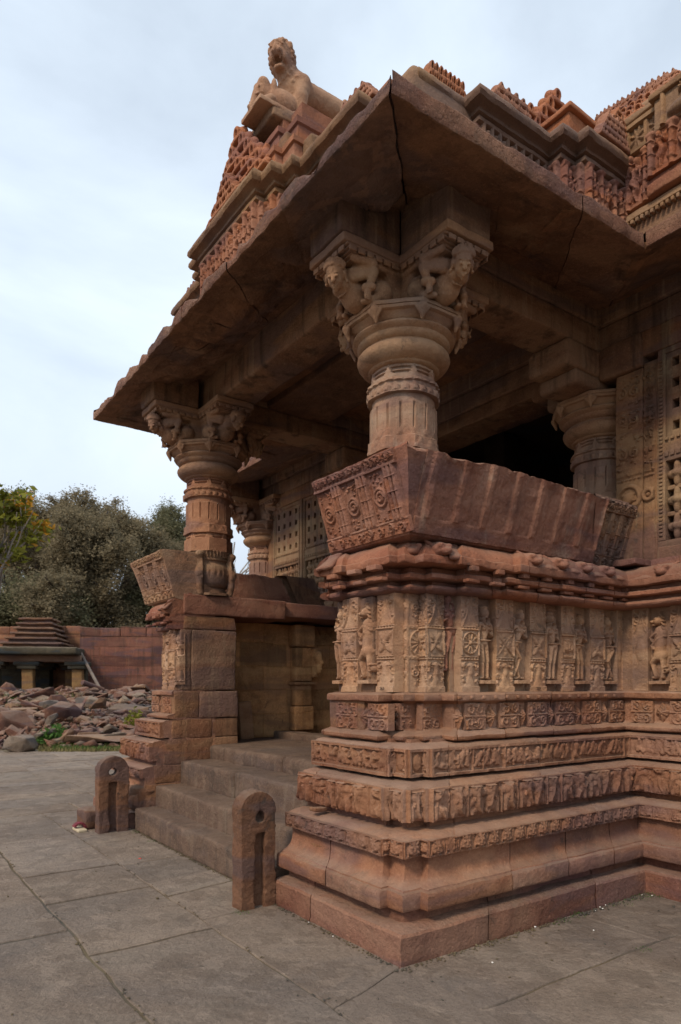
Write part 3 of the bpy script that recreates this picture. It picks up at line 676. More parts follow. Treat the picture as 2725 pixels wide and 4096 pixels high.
def frieze(name, path, d, z0, z1, painter, mat, top, under, back=.0, res=.006, ends=.012, amp=.003):
    """loft the block, then lay the carved face on each straight run of it"""
    m = MB()
    loft(m, path, [(d + under, z0 - .03), (d + under, z0), (d + .012, z0 + .002), (d + .012, z1 - .002), (d + .02, z1)] + top, amp=.005, joints=JT.get(name, ()))
    for i, (a, b) in enumerate(zip(path[:-1], path[1:])):
        a = np.array(a, float); b = np.array(b, float); Lg = np.linalg.norm(b - a); U = (b - a) / Lg
        if b[1] < -1.5: b = np.array([b[0], -1.2]); Lg = abs(a[1] - b[1])
        if i == 0: a = np.array([a[0], YE - d]); Lg = abs(a[1] - b[1])
        if Lg < .05: continue
        c = Rel(Lg, z1 - z0, res); painter(c, i); c.damage(.6, i)
        for ax, v in JT.get(name, ()):
            if abs(U[ax]) > .5 and min(a[ax], b[ax]) < v < max(a[ax], b[ax]): q = abs(v - a[ax]); c.rect(q - .004, q + .005, -1, 9, -.018, 'set')
        c.put(m, (a[0] + d, a[1] + d, z0), (U[0], U[1], 0), skirt=.03, amp=amp)
    return both(name, m, mat, 40)
frieze('lion_frieze', p_red, .082, .556, .660, p_lions, M['band'], [(.16, .678), (.27, .69), (.27, .74)], .085)
frieze('elephant_frieze', p_red, .205, .742, .950, p_eleph, M['band'], [(.235, .962), (.30, .975), (.42, .985), (.42, 1.01)], .095)
frieze('battle_frieze', p_red, .325, 1.002, 1.187, p_battle, M['band'], [(.36, 1.197), (.43, 1.203), (.50, 1.21), (.50, 1.235)], .10)
m = MB(); loft(m, p_up, [(.46, 1.215), (.43, 1.218), (.405, 1.226), (.40, 1.234), (.40, 1.252), (.415, 1.264), (.46, 1.275), (.50, 1.288), (.51, 1.30), (.51, 1.47), (.49, 1.488), (.455, 1.497), (.45, 1.505), (.45, 1.540), (.462, 1.550), (.52, 1.556), (.60, 1.560)], amp=.006, joints=[(1, 1.0), (0, .45), (0, .95), (0, 1.5), (0, 2.0)])
for q in np.arange(.9, 2.9, .125): box(m, q, q + .03, .435, .46, 1.508, 1.532, .006, .05)
both('ledge_course', m, M['band'])
m = MB(); loft(m, [(.035, YE), (.035, .40), (.11, .40), (.11, .36), (.16, .36), (.16, .24), (.26, .24), (.26, .17), (.46, .17), (.46, .09), (1.0, .09), (1.0, .06), (IX, .03), (IX, YR)], [(.6, 1.55), (.56, 1.556), (.56, 2.285), (.6, 2.285)], amp=.003); both('wall_backing', m, M['tan2'])

# the little panels of the lower row, then the tall pilaster panels and the figures between them
def panel_mesh(w, h, kind, thick, mat, name, O, U, amp=.0025):
    c = Rel(w, h, .0065)
    if kind == 'small': small_panel(c)
    elif kind == 'plainpanel': c.frame(.014, .012); c.ell(w / 2, h * .5, w * .3, h * .13, .014); motif_half(c, 0, w, h * .7, h * .98); c.erode(.002)
    elif kind == 'half':
        c.rect(0, w * .16, 0, 9, .006)
        for y0, y1 in ((.335, .37), (.645, .68)): c.rect(0, w, h * y0, h * y1, .008); dots(c, 0, w, h * (y0 + y1) / 2, 3, .009, .014)
        c.ring(w, h * .5, w * .8, .008, .012); 
        for a in (2.2, 2.7, 3.14, 3.6, 4.1): c.cap(w + .2 * w * math.cos(a), h * .5 + .2 * w * math.sin(a), w + .75 * w * math.cos(a), h * .5 + .75 * w * math.sin(a), .006, .011, .012)
        spiral(c, w * .6, h * .86, w * .3, .008, .014); spiral(c, w * .6, h * .2, w * .3, .008, .014, 1.3, 0, -1); leafy(c, w * .3, w * .9, h * .7, h * .97, 9, .013); leafy(c, w * .3, w * .9, h * .06, h * .3, 9, .013); c.erode(.002)
    else: panel(c, kind)
    m = MB(); c.put(m, O, U, skirt=thick, amp=amp)
    return both(name, m, mat, 40)
ux, uy = (1, 0, 0), (0, -1, 0)
zt = 2.272
for x0, x1, k, yp in ((1.07, 1.255, 'wheel', .585), (1.435, 1.635, 'cross', .575), (1.82, 2.015, 'flower', .565), (2.20, 2.375, 'kirti', .555), (2.58, 2.78, 'flower', .545), (2.955, 3.06, 'plainpanel', .54)):
    panel_mesh(x1 - x0, zt - 1.558, k, .09, M['tan'], 'pilaster_panel', (x0, yp, 1.558), ux)
for y0, y1, k, xp in ((1.325, 1.125, 'flower', .53), (.965, .77, 'flower', .59)):
    panel_mesh(abs(y1 - y0), zt - 1.558, k, .09, M['tan'], 'pilaster_panel', (xp, y0, 1.558), uy)
panel_mesh(.125, .714, 'half', .10, M['tan'], 'pilaster_panel', (.685, .865, 1.558), uy)
panel_mesh(.115, .714, 'half', .10, M['tan'], 'pilaster_panel', (.687, .742, 1.558), ux)
panel_mesh(.085, .714, 'plain', .10, M['tan'], 'pilaster_panel', (.80, .74, 1.558), uy)
panel_mesh(.165, .714, 'flower', .10, M['tan2'], 'pilaster_panel', (.80, .655, 1.558), ux)
for y0, y1, k in ((.405, .26, 'plainpanel'), (.07, -.10, 'flower'), (-.27, -.46, 'cross')):
    panel_mesh(y0 - y1, .714, k, .09, M['tan2'], 'pilaster_panel', (3.0, y0, 1.558), uy)
def relief_figure(name, O, U, w, h, mat, kind='human', sway=.03, arms='dc', ledge=True, dance=False, z0=1.60):
    c = Rel(w, h, .006); c.z[:] = 0
    if ledge:
        c.rect(w * .06, w * .94, 0, .028, .085); c.rect(w * .2, w * .8, 0, .012, .06)
        base = .03
    else: base = .005
    if kind == 'human': human(c, w / 2, base, h - base - .01, .07, sway, arms, dance)
    else:                                              # rearing lion-beast
        H = h - base; c.p = .45; x = w * .5
        c.cap(x - .01, base + H * .40, x, base + H * .70, H * .085, H * .095, .07); c.ell(x - .015, base + H * .86, H * .085, H * .075, .085); c.ell(x - .055, base + H * .845, H * .05, H * .035, .085); c.ell(x - .05, base + H * .80, H * .045, H * .02, .07)
        for q in range(6): c.cap(x + .01 + q * .004, base + H * (.93 - .05 * q), x + .03 + q * .003, base + H * (.90 - .055 * q), H * .016, None, .06)
        c.ell(x - .025, base + H * .885, H * .018, H * .014, .1); c.cap(x - .005, base + H * .94, x + .01, base + H * .985, H * .022, H * .012, .06)
        c.ell(x - .005, base + H * .36, H * .11, H * .10, .08); c.cap(x - .02, base + H * .35, x - .065, base + H * .25, H * .055, H * .035, .08); c.cap(x - .065, base + H * .25, x - .03, base + H * .06, H * .036, H * .026, .07); c.ell(x - .045, base + H * .04, H * .05, H * .028, .07)
        c.cap(x + .02, base + H * .34, x + .03, base + H * .18, H * .05, H * .035, .065); c.cap(x + .03, base + H * .18, x + .025, base + H * .04, H * .032, H * .026, .06)
        c.cap(x - .02, base + H * .68, x - .07, base + H * .62, H * .036, H * .028, .08); c.cap(x - .07, base + H * .62, x - .055, base + H * .56, H * .028, H * .022, .08)
        c.cap(x + .0, base + H * .60, x - .06, base + H * .50, H * .034, H * .026, .08); c.cap(x - .06, base + H * .50, x - .04, base + H * .45, H * .026, H * .02, .08)
        spiral(c, x + .05, base + H * .14, .03, .010, .06, 1.2, 1.5, 1)
    c.z = np.where(c.z > .004, c.z, -.01); c.erode(.002)
    m = MB(); c.put(m, (O[0], O[1], z0), U, skirt=.02, amp=.002); return both(name, m, mat, 45)
yb_ = .64
relief_figure('carved_figure', (.965, .70, 0), ux, .11, .62, M['red'], sway=-.06, arms='cd', ledge=False, z0=1.70)
for x0, w, sw, ar, dn in ((1.262, .165, .03, 'dc', False), (1.645, .165, .10, 'uc', True), (2.025, .165, -.05, 'dc', False), (2.385, .185, .06, 'cc', False), (2.79, .155, -.05, 'uc', True)):
    relief_figure('carved_figure', (x0, .645 - .03 * (x0 - 1.2), 0), ux, w, .60, M['tan'], sway=sw, arms=ar, dance=dn, z0=1.62)
relief_figure('carved_figure', (.588, YE + .02, 0), uy, .12, .60, M['tan'], sway=.04, arms='uc', z0=1.62)
relief_figure('carved_beast', (.59, 1.115, 0), uy, .16, .61, M['tan'], 'beast', z0=1.62)
relief_figure('carved_beast', (3.055, .255, 0), uy, .175, .62, M['tan2'], 'beast', z0=1.62)
def number(txt, loc, rz, size):
    cu = bpy.data.curves.new('painted_number', 'FONT'); cu.body = txt; cu.size = size; cu.align_x = 'CENTER'; cu.extrude = .0008
    o = bpy.data.objects.new('painted_number', cu); COL.objects.link(o); o.parent = T; o.location = loc; o.rotation_euler = (math.pi / 2, 0, rz); me = bpy.data.meshes.new_from_object(o); bpy.data.objects.remove(o); me.materials.clear(); me.materials.append(M['ink']); o = bpy.data.objects.new('painted_number', me); COL.objects.link(o); o.parent = T; o.location = loc; o.rotation_euler = (math.pi / 2, 0, rz)
number('263', (.568, .885, 1.572), -math.pi / 2, .034); number('259', (1.90, .543, 1.572), 0, .034)
# lower row: z 1.29 - 1.475
for x0, x1 in ((1.0, 1.215), (1.37, 1.59), (1.69, 1.92), (2.03, 2.27), (2.38, 2.64), (2.77, 2.98)):
    panel_mesh(x1 - x0, .188, 'small', .06, M['band'], 'lattice_panel', (x0, .478, 1.288), ux)
for y0, y1 in ((1.33, 1.06), (.93, .70)): panel_mesh(y0 - y1, .188, 'small', .06, M['band'], 'lattice_panel', (.475, y0, 1.288), uy)
for O, U, w in (((.60, .85, 1.288), uy, .115), ((.605, .72, 1.288), ux, .11), ((.73, .63, 1.288), ux, .18), ((2.965, .40, 1.288), uy, .2), ((2.965, .05, 1.288), uy, .25)):
    panel_mesh(w, .188, 'small', .06, M['band'], 'lattice_panel', O, U)
def fan(mbx, O, U, w, h):
    c = Rel(w, h, .007)
    for sx in (0, 1):
        c.cap(w * sx, h / 2, w / 2, h / 2, h * .42, .004, .035) if False else None
    w_ = c.win(-1, w + 1, -1, h + 1); _, _, X, Y = w_
    d = np.abs(X - w / 2) / (w * .5) + np.abs(Y - h / 2) / (h * .5); c.z = np.where(d < 1, .045 * (1 - d) + .012 + .006 * np.sign(np.sin(np.arctan2(Y - h / 2, X - w / 2) * 8)), -.005) 
    c.put(mbx, O, U, skirt=.02, amp=.002)
for x0, x1 in ((.925, .998), (1.22, 1.365), (1.595, 1.685), (1.925, 2.025), (2.275, 2.375), (2.645, 2.765)): m = MB(); fan(m, (x0, .515, 1.29), ux, x1 - x0, .18); both('diamond_carving', m, M['band'], 30)
m = MB(); fan(m, (.512, 1.055, 1.29), uy, .12, .18); both('diamond_carving', m, M['band'], 30); m = MB(); fan(m, (3.0, .19, 1.29), uy, .13, .18); both('diamond_carving', m, M['band'], 30)

# cornice: torus, ledge, lotus drip
m = MB(); loft(m, p_corn, [(.56, 2.268), (.45, 2.272), (.412, 2.278), (.392, 2.290), (.386, 2.303), (.395, 2.318), (.42, 2.328), (.455, 2.333), (.458, 2.357), (.40, 2.362), (.372, 2.366), (.366, 2.372), (.366, 2.398), (.376, 2.405), (.42, 2.41), (.424, 2.448), (.55, 2.449)], seg=.03, amp=.006, joints=[(1, 1.0), (0, .9), (0, 1.35), (0, 1.9), (0, 2.3)])
x = .95
while x < 2.85:
    box(m, x, x + .12, .395, .45, 2.335, 2.358, .006, .06, .004); box(m, x + .02, x + .09, .37, .43, 2.412, 2.447, .006, .06, .004); x += .27
for y in (1.28, 1.02, .78): box(m, .40, .46, y - .1, y, 2.335, 2.36, .006, .06); box(m, .38, .45, y - .06, y + .05, 2.412, 2.447, .006, .06)
both('torus_cornice', m, M['red'])
p_lot = [(0, YE + .02), (0, 1.1), (.05, 1.1), (.05, .8), (.09, .8), (.09, .30), (.17, .30), (.17, .22), (.27, .22), (.27, .13), (.55, .13), (.55, .06), (1.1, .06), (1.1, 0), (IX, 0), (IX, YR)]
m = MB(); loft(m, p_lot, [(.5, 2.446), (.36, 2.447), (.337, 2.452), (.333, 2.462), (.333, 2.497), (.340, 2.503), (.352, 2.506), (.358, 2.53), (.38, 2.565), (.42, 2.60), (.47, 2.625), (.62, 2.632), (.62, 2.70)], seg=.025, amp=.011, f=8, joints=[(1, .95), (0, .8), (0, 1.2)])
both('lotus_cornice', m, M['red'], 45)
# leaf tufts and lion heads standing on the lotus drip
def drip(kind, loc, rz):
    s = Sdf((-.1, -.09, -.03), (.1, .08, .14), .008)
    if kind == 'leaf':
        for k in range(7):
            q = (k - 3) / 3; s.cap((q * .055, -.055 + .01 * abs(q), .0), (q * .038, .03, .085), .016, .012, .006)
        s.cap((-.04, .035, .095), (.04, .035, .095), .017, None, .01)
    else:
        s.ell((0, -.01, .05), (.05, .055, .05), .02); s.ell((-.025, -.055, .07), .018, .01); s.ell((.025, -.055, .07), .018, .01); s.ell((0, -.065, .035), (.03, .025, .025), .015); s.cap((-.04, .01, .09), (-.06, .02, .11), .014, .01, .015); s.cap((.04, .01, .09), (.06, .02, .11), .014, .01, .015)
    s.rough(.003, 30)
    return s.mesh()
dl, dh = drip('leaf', 0, 0).mesh('drip_leaf', M['red'], 50), drip('head', 0, 0).mesh('drip_head', M['red'], 50)
x = 1.62; k = 0
lot = [((.78, .53), 0, 0), ((.92, .50), 0, 1)]
while x < 2.8: lot.append(((x, .42), 0, k % 2)); x += .155; k += 1
lot += [((2.91, .22), -math.pi / 2, 1), ((2.91, .05), -math.pi / 2, 0), ((.43, 1.34), -math.pi / 2, 1), ((.60, .80), -math.pi / 2, 1), ((.66, .64), -math.pi / 4, 0)]
for (px_, py_), rz, k in lot:
    for mir in (0, 1):
        child('lion_head_drip' if k == 0 else 'lotus_leaf_drip', dh if k == 0 else dl, T, (px_, 2 * YC - py_ if mir else py_, 2.50), (0, 0, math.pi - rz if mir else rz), (1.5, 1.45, 1.1))

# ------------------------------------------------------------------ the plain stacked blocks at the stair ends of the two flanks
z_l = [(.18, .48, .13, 1.3), (.48, .69, .24, 1.3), (.69, .985, .35, 1.3), (.985, 1.215, .45, 1.3), (1.22, 1.545, .48, 1.3), (1.55, 2.27, .56, .69), (1.55, 2.27, .695, 1.27), (2.275, 2.44, .60, 1.27)]
for z0, z1, x0, x1 in z_l:
    m = MB()
    if x1 > 1.2 and z1 < 1.6 and x0 < .5:
        xm = random.uniform(.78, 1.02); box(m, x0, xm - .003, .98, YE + .006, z0 + .003, z1 - .003, .012, .08, .009, 7); box(m, xm + .003, x1, 1.0, YE + random.uniform(.0, .012), z0 + .003, z1 - .003, .012, .08, .009, 7)
    else: box(m, x0, x1, .98, YE + .008, z0 + .003, z1 - .003, .015, .08, .010, 6)
    both('pier_block', m, M['pier'])
# seat slab over the flank, its inner wall and the inner pilaster
m = MB(); box(m, .60, 1.98, .62, YE + .03, 2.45, 2.695, .02, .07, .014, 5); box(m, 1.985, 3.6, .62, YE - .06, 2.50, 2.69, .02, .09, .008, 5); both('seat_slab', m, M['red'])
m = MB(); box(m, 1.27, 3.4, .665, .78, .9, 2.46, .01, .2, .006); both('inner_wall', m, M['inner'])
m = MB(); box(m, 2.42, 2.72, .78, .96, .99, 1.32, .012, .08, .006); box(m, 2.44, 2.70, .78, .94, 1.33, 1.62, .012, .08); box(m, 2.40, 2.74, .78, .98, 1.62, 1.66, .01, .08); box(m, 2.44, 2.70, .78, .94, 1.67, 2.14, .012, .08); box(m, 2.41, 2.73, .78, .98, 2.15, 2.45, .012, .08)
box(m, 2.70, 2.78, .78, 1.0, 1.72, 2.12, .02, .06, .012)
s_ = Sdf((2.4, .8, 1.6), (2.85, 1.2, 2.2), .012); s_.ell((2.76, 1.0, 2.0), (.06, .10, .10), .03); s_.ell((2.76, 1.0, 1.85), (.06, .09, .08), .03); s_.ell((2.78, 1.06, 1.93), (.04, .05, .04), .02); s_.box((2.70, .86, 1.72), (2.78, .96, 2.12), .02, .02); mm = s_.mesh(); m.V += mm.V; m.F += [f + m.n for f in mm.F]; m.n += mm.n
both('inner_pilaster', m, M['inner'])
m = MB(); box(m, .96, 4.3, .6, 2 * YC - .6, .80, .895, .02, .3, .006); m.build('porch_floor', M['step'], T)
# ------------------------------------------------------------------ leaning seat backs
tv = np.array([-.17, .54]); tl = np.linalg.norm(tv)
sbp = [(.66, 2.60), (.50, 2.63), (.488, 2.645), (.325, 3.17), (.335, 3.192), (.36, 3.20), (.44, 3.20), (.455, 3.185), (.62, 2.64)]
def broken_top(mbx, amp, z0=3.1):
    for v in mbx.V:
        k = np.clip((v[:, 2] - z0) / .1, 0, 1); P = v.copy(); P[:, 2] = 0; v[:, 2] -= k * (amp * (.5 + .5 * vnoise(P, 3.2, 31)) + amp * .4 * np.abs(vnoise(P, 11, 32)))
    return mbx
SBL = [(0, YE), (0, .0)]
m = MB(); loft(m, SBL, sbp, amp=.004, endcap=True)
Zt = (tv[0] / tl, 0, tv[1] / tl); Lh = tl
def seat_carving(c):
    w, h = c.w, c.h
    c.rect(0, 9, h * .80, h * .985, .016); c.rect(0, 9, h * .805, h * .835, .026); c.rect(0, 9, 0, h * .16, .010); c.rect(0, 9, h * .155, h * .175, .016)
    scroll(c, .01, w - .01, h * .84, h * .98, .018, .016, h * .10); leafy(c, .01, w - .01, h * .84, h * .98, 70, .016, .016, .011); scroll(c, .01, w - .01, .01, h * .15, .018, .010, h * .2)
    n = 3; xs = np.linspace(.03, w - .03, 3 * n + 1)
    for k in range(n):
        xa = .02 + (w - .04) * k / n; wd = (w - .04) / n
        mx_ = xa + wd * .30
        c.ring(mx_, h * .48, wd * .19, .010, .016); spiral(c, mx_, h * .48, wd * .14, .011, .018); leafy(c, xa + .01, xa + wd * .55, h * .62, h * .78, 14, .016); leafy(c, xa + .01, xa + wd * .55, h * .18, h * .34, 14, .016)
        c.cap(xa + wd * .06, h * .3, xa + wd * .06, h * .66, .008, None, .016); c.cap(xa + wd * .55, h * .3, xa + wd * .55, h * .66, .008, None, .016)
        for q in range(3):
            x = xa + wd * (.66 + .13 * q); c.cap(x, h * .19, x, h * .79, wd * .06, None, .026)
            for y in (.3, .5, .68): c.cap(x - wd * .05, h * y, x + wd * .05, h * y, .005, None, .029)
    c.erode(.002)
c = Rel(YE - .46, Lh, .006); seat_carving(c); c.put(m, (.4862, YE - .004, 2.645), uy, Z=Zt, skirt=.02, amp=.003)
_a, _b = both('seat_back', broken_top(m, .03), M['red']); _b.data.materials[0] = M['tan2']
m = MB(); loft(m, [(0, 0), (2.02, 0)], sbp, amp=.006, cap=None)
Zr = (0, tv[0] / tl, tv[1] / tl)
c = Rel(2.0, Lh, .008); X_, Y_ = np.broadcast_arrays(c.x[:, None], c.y[None, :])
per = .275; ph = (X_ + .21) % per; up = np.clip((Y_ - .10) / .012, 0, 1)
rib = np.interp(ph, [0, .035, .05, .075, .13, .145, .262, .275], [.022, .024, .020, .010, .008, .0, .0, .022]); c.z = .004 + rib * up + .012 * (1 - up)
c.z += .006 * vnoise(np.stack([X_, Y_, X_ * 0], -1), 5, 77)
c.erode(.004, 14); c.put(m, (.50, .4865, 2.645), ux, Z=Zr, skirt=.03, amp=.005)
V0 = m.V
# closing face of the maroon block at the broken corner and at its right end
for xe, sg in ((2.02, -1),):
    pr = np.array(sbp); ctr = pr.mean(0); V = [(xe + (p[0] if sg > 0 else p[0] + .0) + (.02 if sg > 0 else 0), p[0], p[1]) for p in pr] + [(xe + ctr[0] + (.02 if sg > 0 else 0), ctr[0], ctr[1])]
    n = len(pr); m.add(worn(V, .004), [np.array([[i, i + 1, n] if sg < 0 else [i + 1, i, n] for i in range(n - 1)])])
both('seat_back', broken_top(m, .07, 3.08), M['maroon'], label=None)
m = MB(); loft(m, [(2.04, 0), (2.52, 0)], [(p[0] + .05, p[1]) for p in sbp], amp=.004, cap=None); c = Rel(.46, Lh * .98, .006); seat_carving(c); c.put(m, (2.55, .537, 2.645), ux, Z=Zr, skirt=.02); both('seat_back', m, M['stain'])
m = MB(); box(m, 2.86, 3.14, .30, .52, 2.645, 2.70, .008, .05, .006); purple = m.build('loose_slab', M['maroon'])
tag(purple, 'small loose maroon slab lying on the cornice ledge beside the lattice window wall', 'stone slab')

# ------------------------------------------------------------------ columns
NT = 144
TH = np.arange(NT) / NT * 2 * math.pi
def octr(a, off=math.pi / 8): t = (TH + off) % (math.pi / 4) - math.pi / 8; return a / np.cos(t)
def polyr(a, n): w = 2 * math.pi / n; t = (TH % w) - w / 2; return a / np.cos(t)
def turned(rows, amp=.003):
    """rows of (z, radii over the angle)"""
    m = MB(); R = np.array([np.full(NT, r[1]) if np.isscalar(r[1]) else r[1] for r in rows]).T; Z = np.array([r[0] for r in rows])
    V = np.stack([R * np.cos(TH)[:, None], R * np.sin(TH)[:, None], np.broadcast_to(Z, R.shape)], -1)
    m.add(worn(V.reshape(-1, 3), amp, 9), gridfaces(NT, len(rows), True)); return m
rows = []
for z in np.linspace(3.22, 3.375, 5): rows.append((z, octr(.272)))
for z, r in ((3.38, .255), (3.39, .25), (3.40, .262), (3.415, .262), (3.42, .25), (3.435, .25)):
    tri = np.clip(.35 - np.abs((TH % (math.pi / 4)) / (math.pi / 4) - .5) * (1 + 12 * (z - 3.38)), 0, 1); rows.append((z, np.maximum(r, np.where(tri > .12, .272, r))))
for z in np.linspace(3.44, 3.535, 10):
    t = (z - 3.44) / .095; pal = np.abs(((TH * 16 / (2 * math.pi)) % 1) - .5) * 2
    rows.append((z, octr(.274) + np.where((pal < (1 - t) * .9) | (t < .3), .008 + .005 * np.sin(TH * 96) * np.cos(z * 300), 0)))
rows.append((3.54, octr(.266)))
for z in np.linspace(3.55, 3.80, 12):
    t = ((TH * 16 / (2 * math.pi) + .5) % 1) - .5; slit = (np.abs(t) < .09) & (z > 3.60) & (z < 3.79)
    rows.append((z, polyr(.268, 16) - np.where(slit, .02, 0)))
rows += [(3.803, .262), (3.808, .253), (3.87, .252), (3.872, octr(.268))]
for z in np.linspace(3.875, 3.985, 16):
    v = (z - 3.875) / .11; fig = .021 * (np.abs(np.sin(TH * 12 + (2 if v > .6 else 0))) ** .5) * (np.sin(v * math.pi * 2.6) > -.2) if .1 < v < .9 else .012
    rows.append((z, octr(.270) * .5 + .5 * .277 + fig))
rows += [(3.988, .258)]
for z in np.linspace(3.992, 4.10, 18):
    v = (z - 3.992) / .108; base = .255 if v < .3 else (.232 if (.34 < v < .5 or .62 < v < .8) else .25)
    tri = np.abs(((TH * 8 / (2 * math.pi)) % 1) - .5) * 2 < (1.0 - v) * .55
    rows.append((z, np.where(tri, .262, base)))
shaft_rows = rows
shaft = turned(rows).mesh('shaft', M['shaft'], 40); shaft_red = turned(rows).mesh('shaft', M['shaftred'], 40)
cap_r = [(4.098, .235), (4.10, .262), (4.112, .285), (4.12, .288), (4.13, .315), (4.15, .345), (4.175, .366), (4.20, .374), (4.222, .370), (4.243, .354), (4.252, .338), (4.258, .328), (4.268, .328), (4.275, .345), (4.29, .362), (4.305, .372), (4.318, .372), (4.325, .380), (4.335, .402), (4.35, .412), (4.362, .408), (4.37, .395), (4.375, .385), (4.41, octr(.415)), (4.425, octr(.43))]
capital = turned(cap_r).mesh('capital', M['capital'], 45)
m = turned([(4.42, .2), (4.422, octr(.435)), (4.430, octr(.452)), (4.448, octr(.457)), (4.450, octr(.449)), (4.454, octr(.449)), (4.456, octr(.458)), (4.482, octr(.456)), (4.488, octr(.45)), (4.489, .2)], .0035)
for k in range(8):
    a = k * math.pi / 4; A = TM((.435 * math.cos(a + math.pi / 8) / math.cos(math.pi / 8) * 1.0, .435 * math.sin(a + math.pi / 8) / math.cos(math.pi / 8), 0), a + math.pi / 8)
    s_ = Sdf((-.07, -.09, 4.30), (.05, .09, 4.46), .009)
    s_.cap((0, 0, 4.43), (-.02, 0, 4.345), .036, .012, .012); s_.cap((-.005, -.045, 4.425), (-.01, -.02, 4.385), .017, .012, .008); s_.cap((-.005, .045, 4.425), (-.01, .02, 4.385), .017, .012, .008)
    mm = s_.mesh().xform(A); m.V += mm.V; m.F += [f + m.n for f in mm.F]; m.n += mm.n
abacus = m.mesh('abacus', M['capital'], 40)
pot_r = [(2.69, octr(.27)), (2.72, octr(.27)), (2.722, .22), (2.76, .215), (2.79, .20), (2.80, .225), (2.82, .235)]
for z in np.linspace(2.83, 3.05, 10): pot_r.append((z, .235 + .035 * math.sin((z - 2.80) / .30 * math.pi) + (.006 * np.sign(np.sin(TH * 24)) if 2.93 < z < 2.98 else 0)))
pot_r += [(3.06, .245), (3.08, .232), (3.11, .23), (3.115, .25), (3.13, .255), (3.135, .24), (3.15, .24)]
for z in np.linspace(3.155, 3.22, 6): pot_r.append((z, .245 + .03 * (z - 3.15) / .07 + .012 * np.sin(TH * 40 + z * 30)))
pot_r += [(3.225, octr(.272))]
pot = turned(pot_r).mesh('vase_base', M['vase'], 40)
s_ = Sdf((-.12, -.08, 2.66), (.12, .08, 3.26), .010)
s_.cap((0, 0, 2.72), (.02, 0, 2.80), .045, .04, .02); s_.cap((.02, 0, 2.8), (.04, 0, 2.95), .04, .05, .02); s_.cap((.04, 0, 2.95), (.0, 0, 3.08), .05, .035, .02); s_.cap((0, 0, 3.08), (.03, 0, 3.17), .035, .045, .02); s_.ell((.035, 0, 3.175), (.05, .05, .04), .02); s_.ell((-.02, 0, 3.02), (.04, .045, .04), .015)
s_.cap((.05, -.04, 2.9), (.03, -.03, 3.1), .02, .015, .01); s_.cap((.05, .04, 2.9), (.03, .03, 3.1), .02, .015, .01); s_.rough(.004, 25)
leafm = s_.mesh().mesh('corner_leaf', M['vase'], 50)

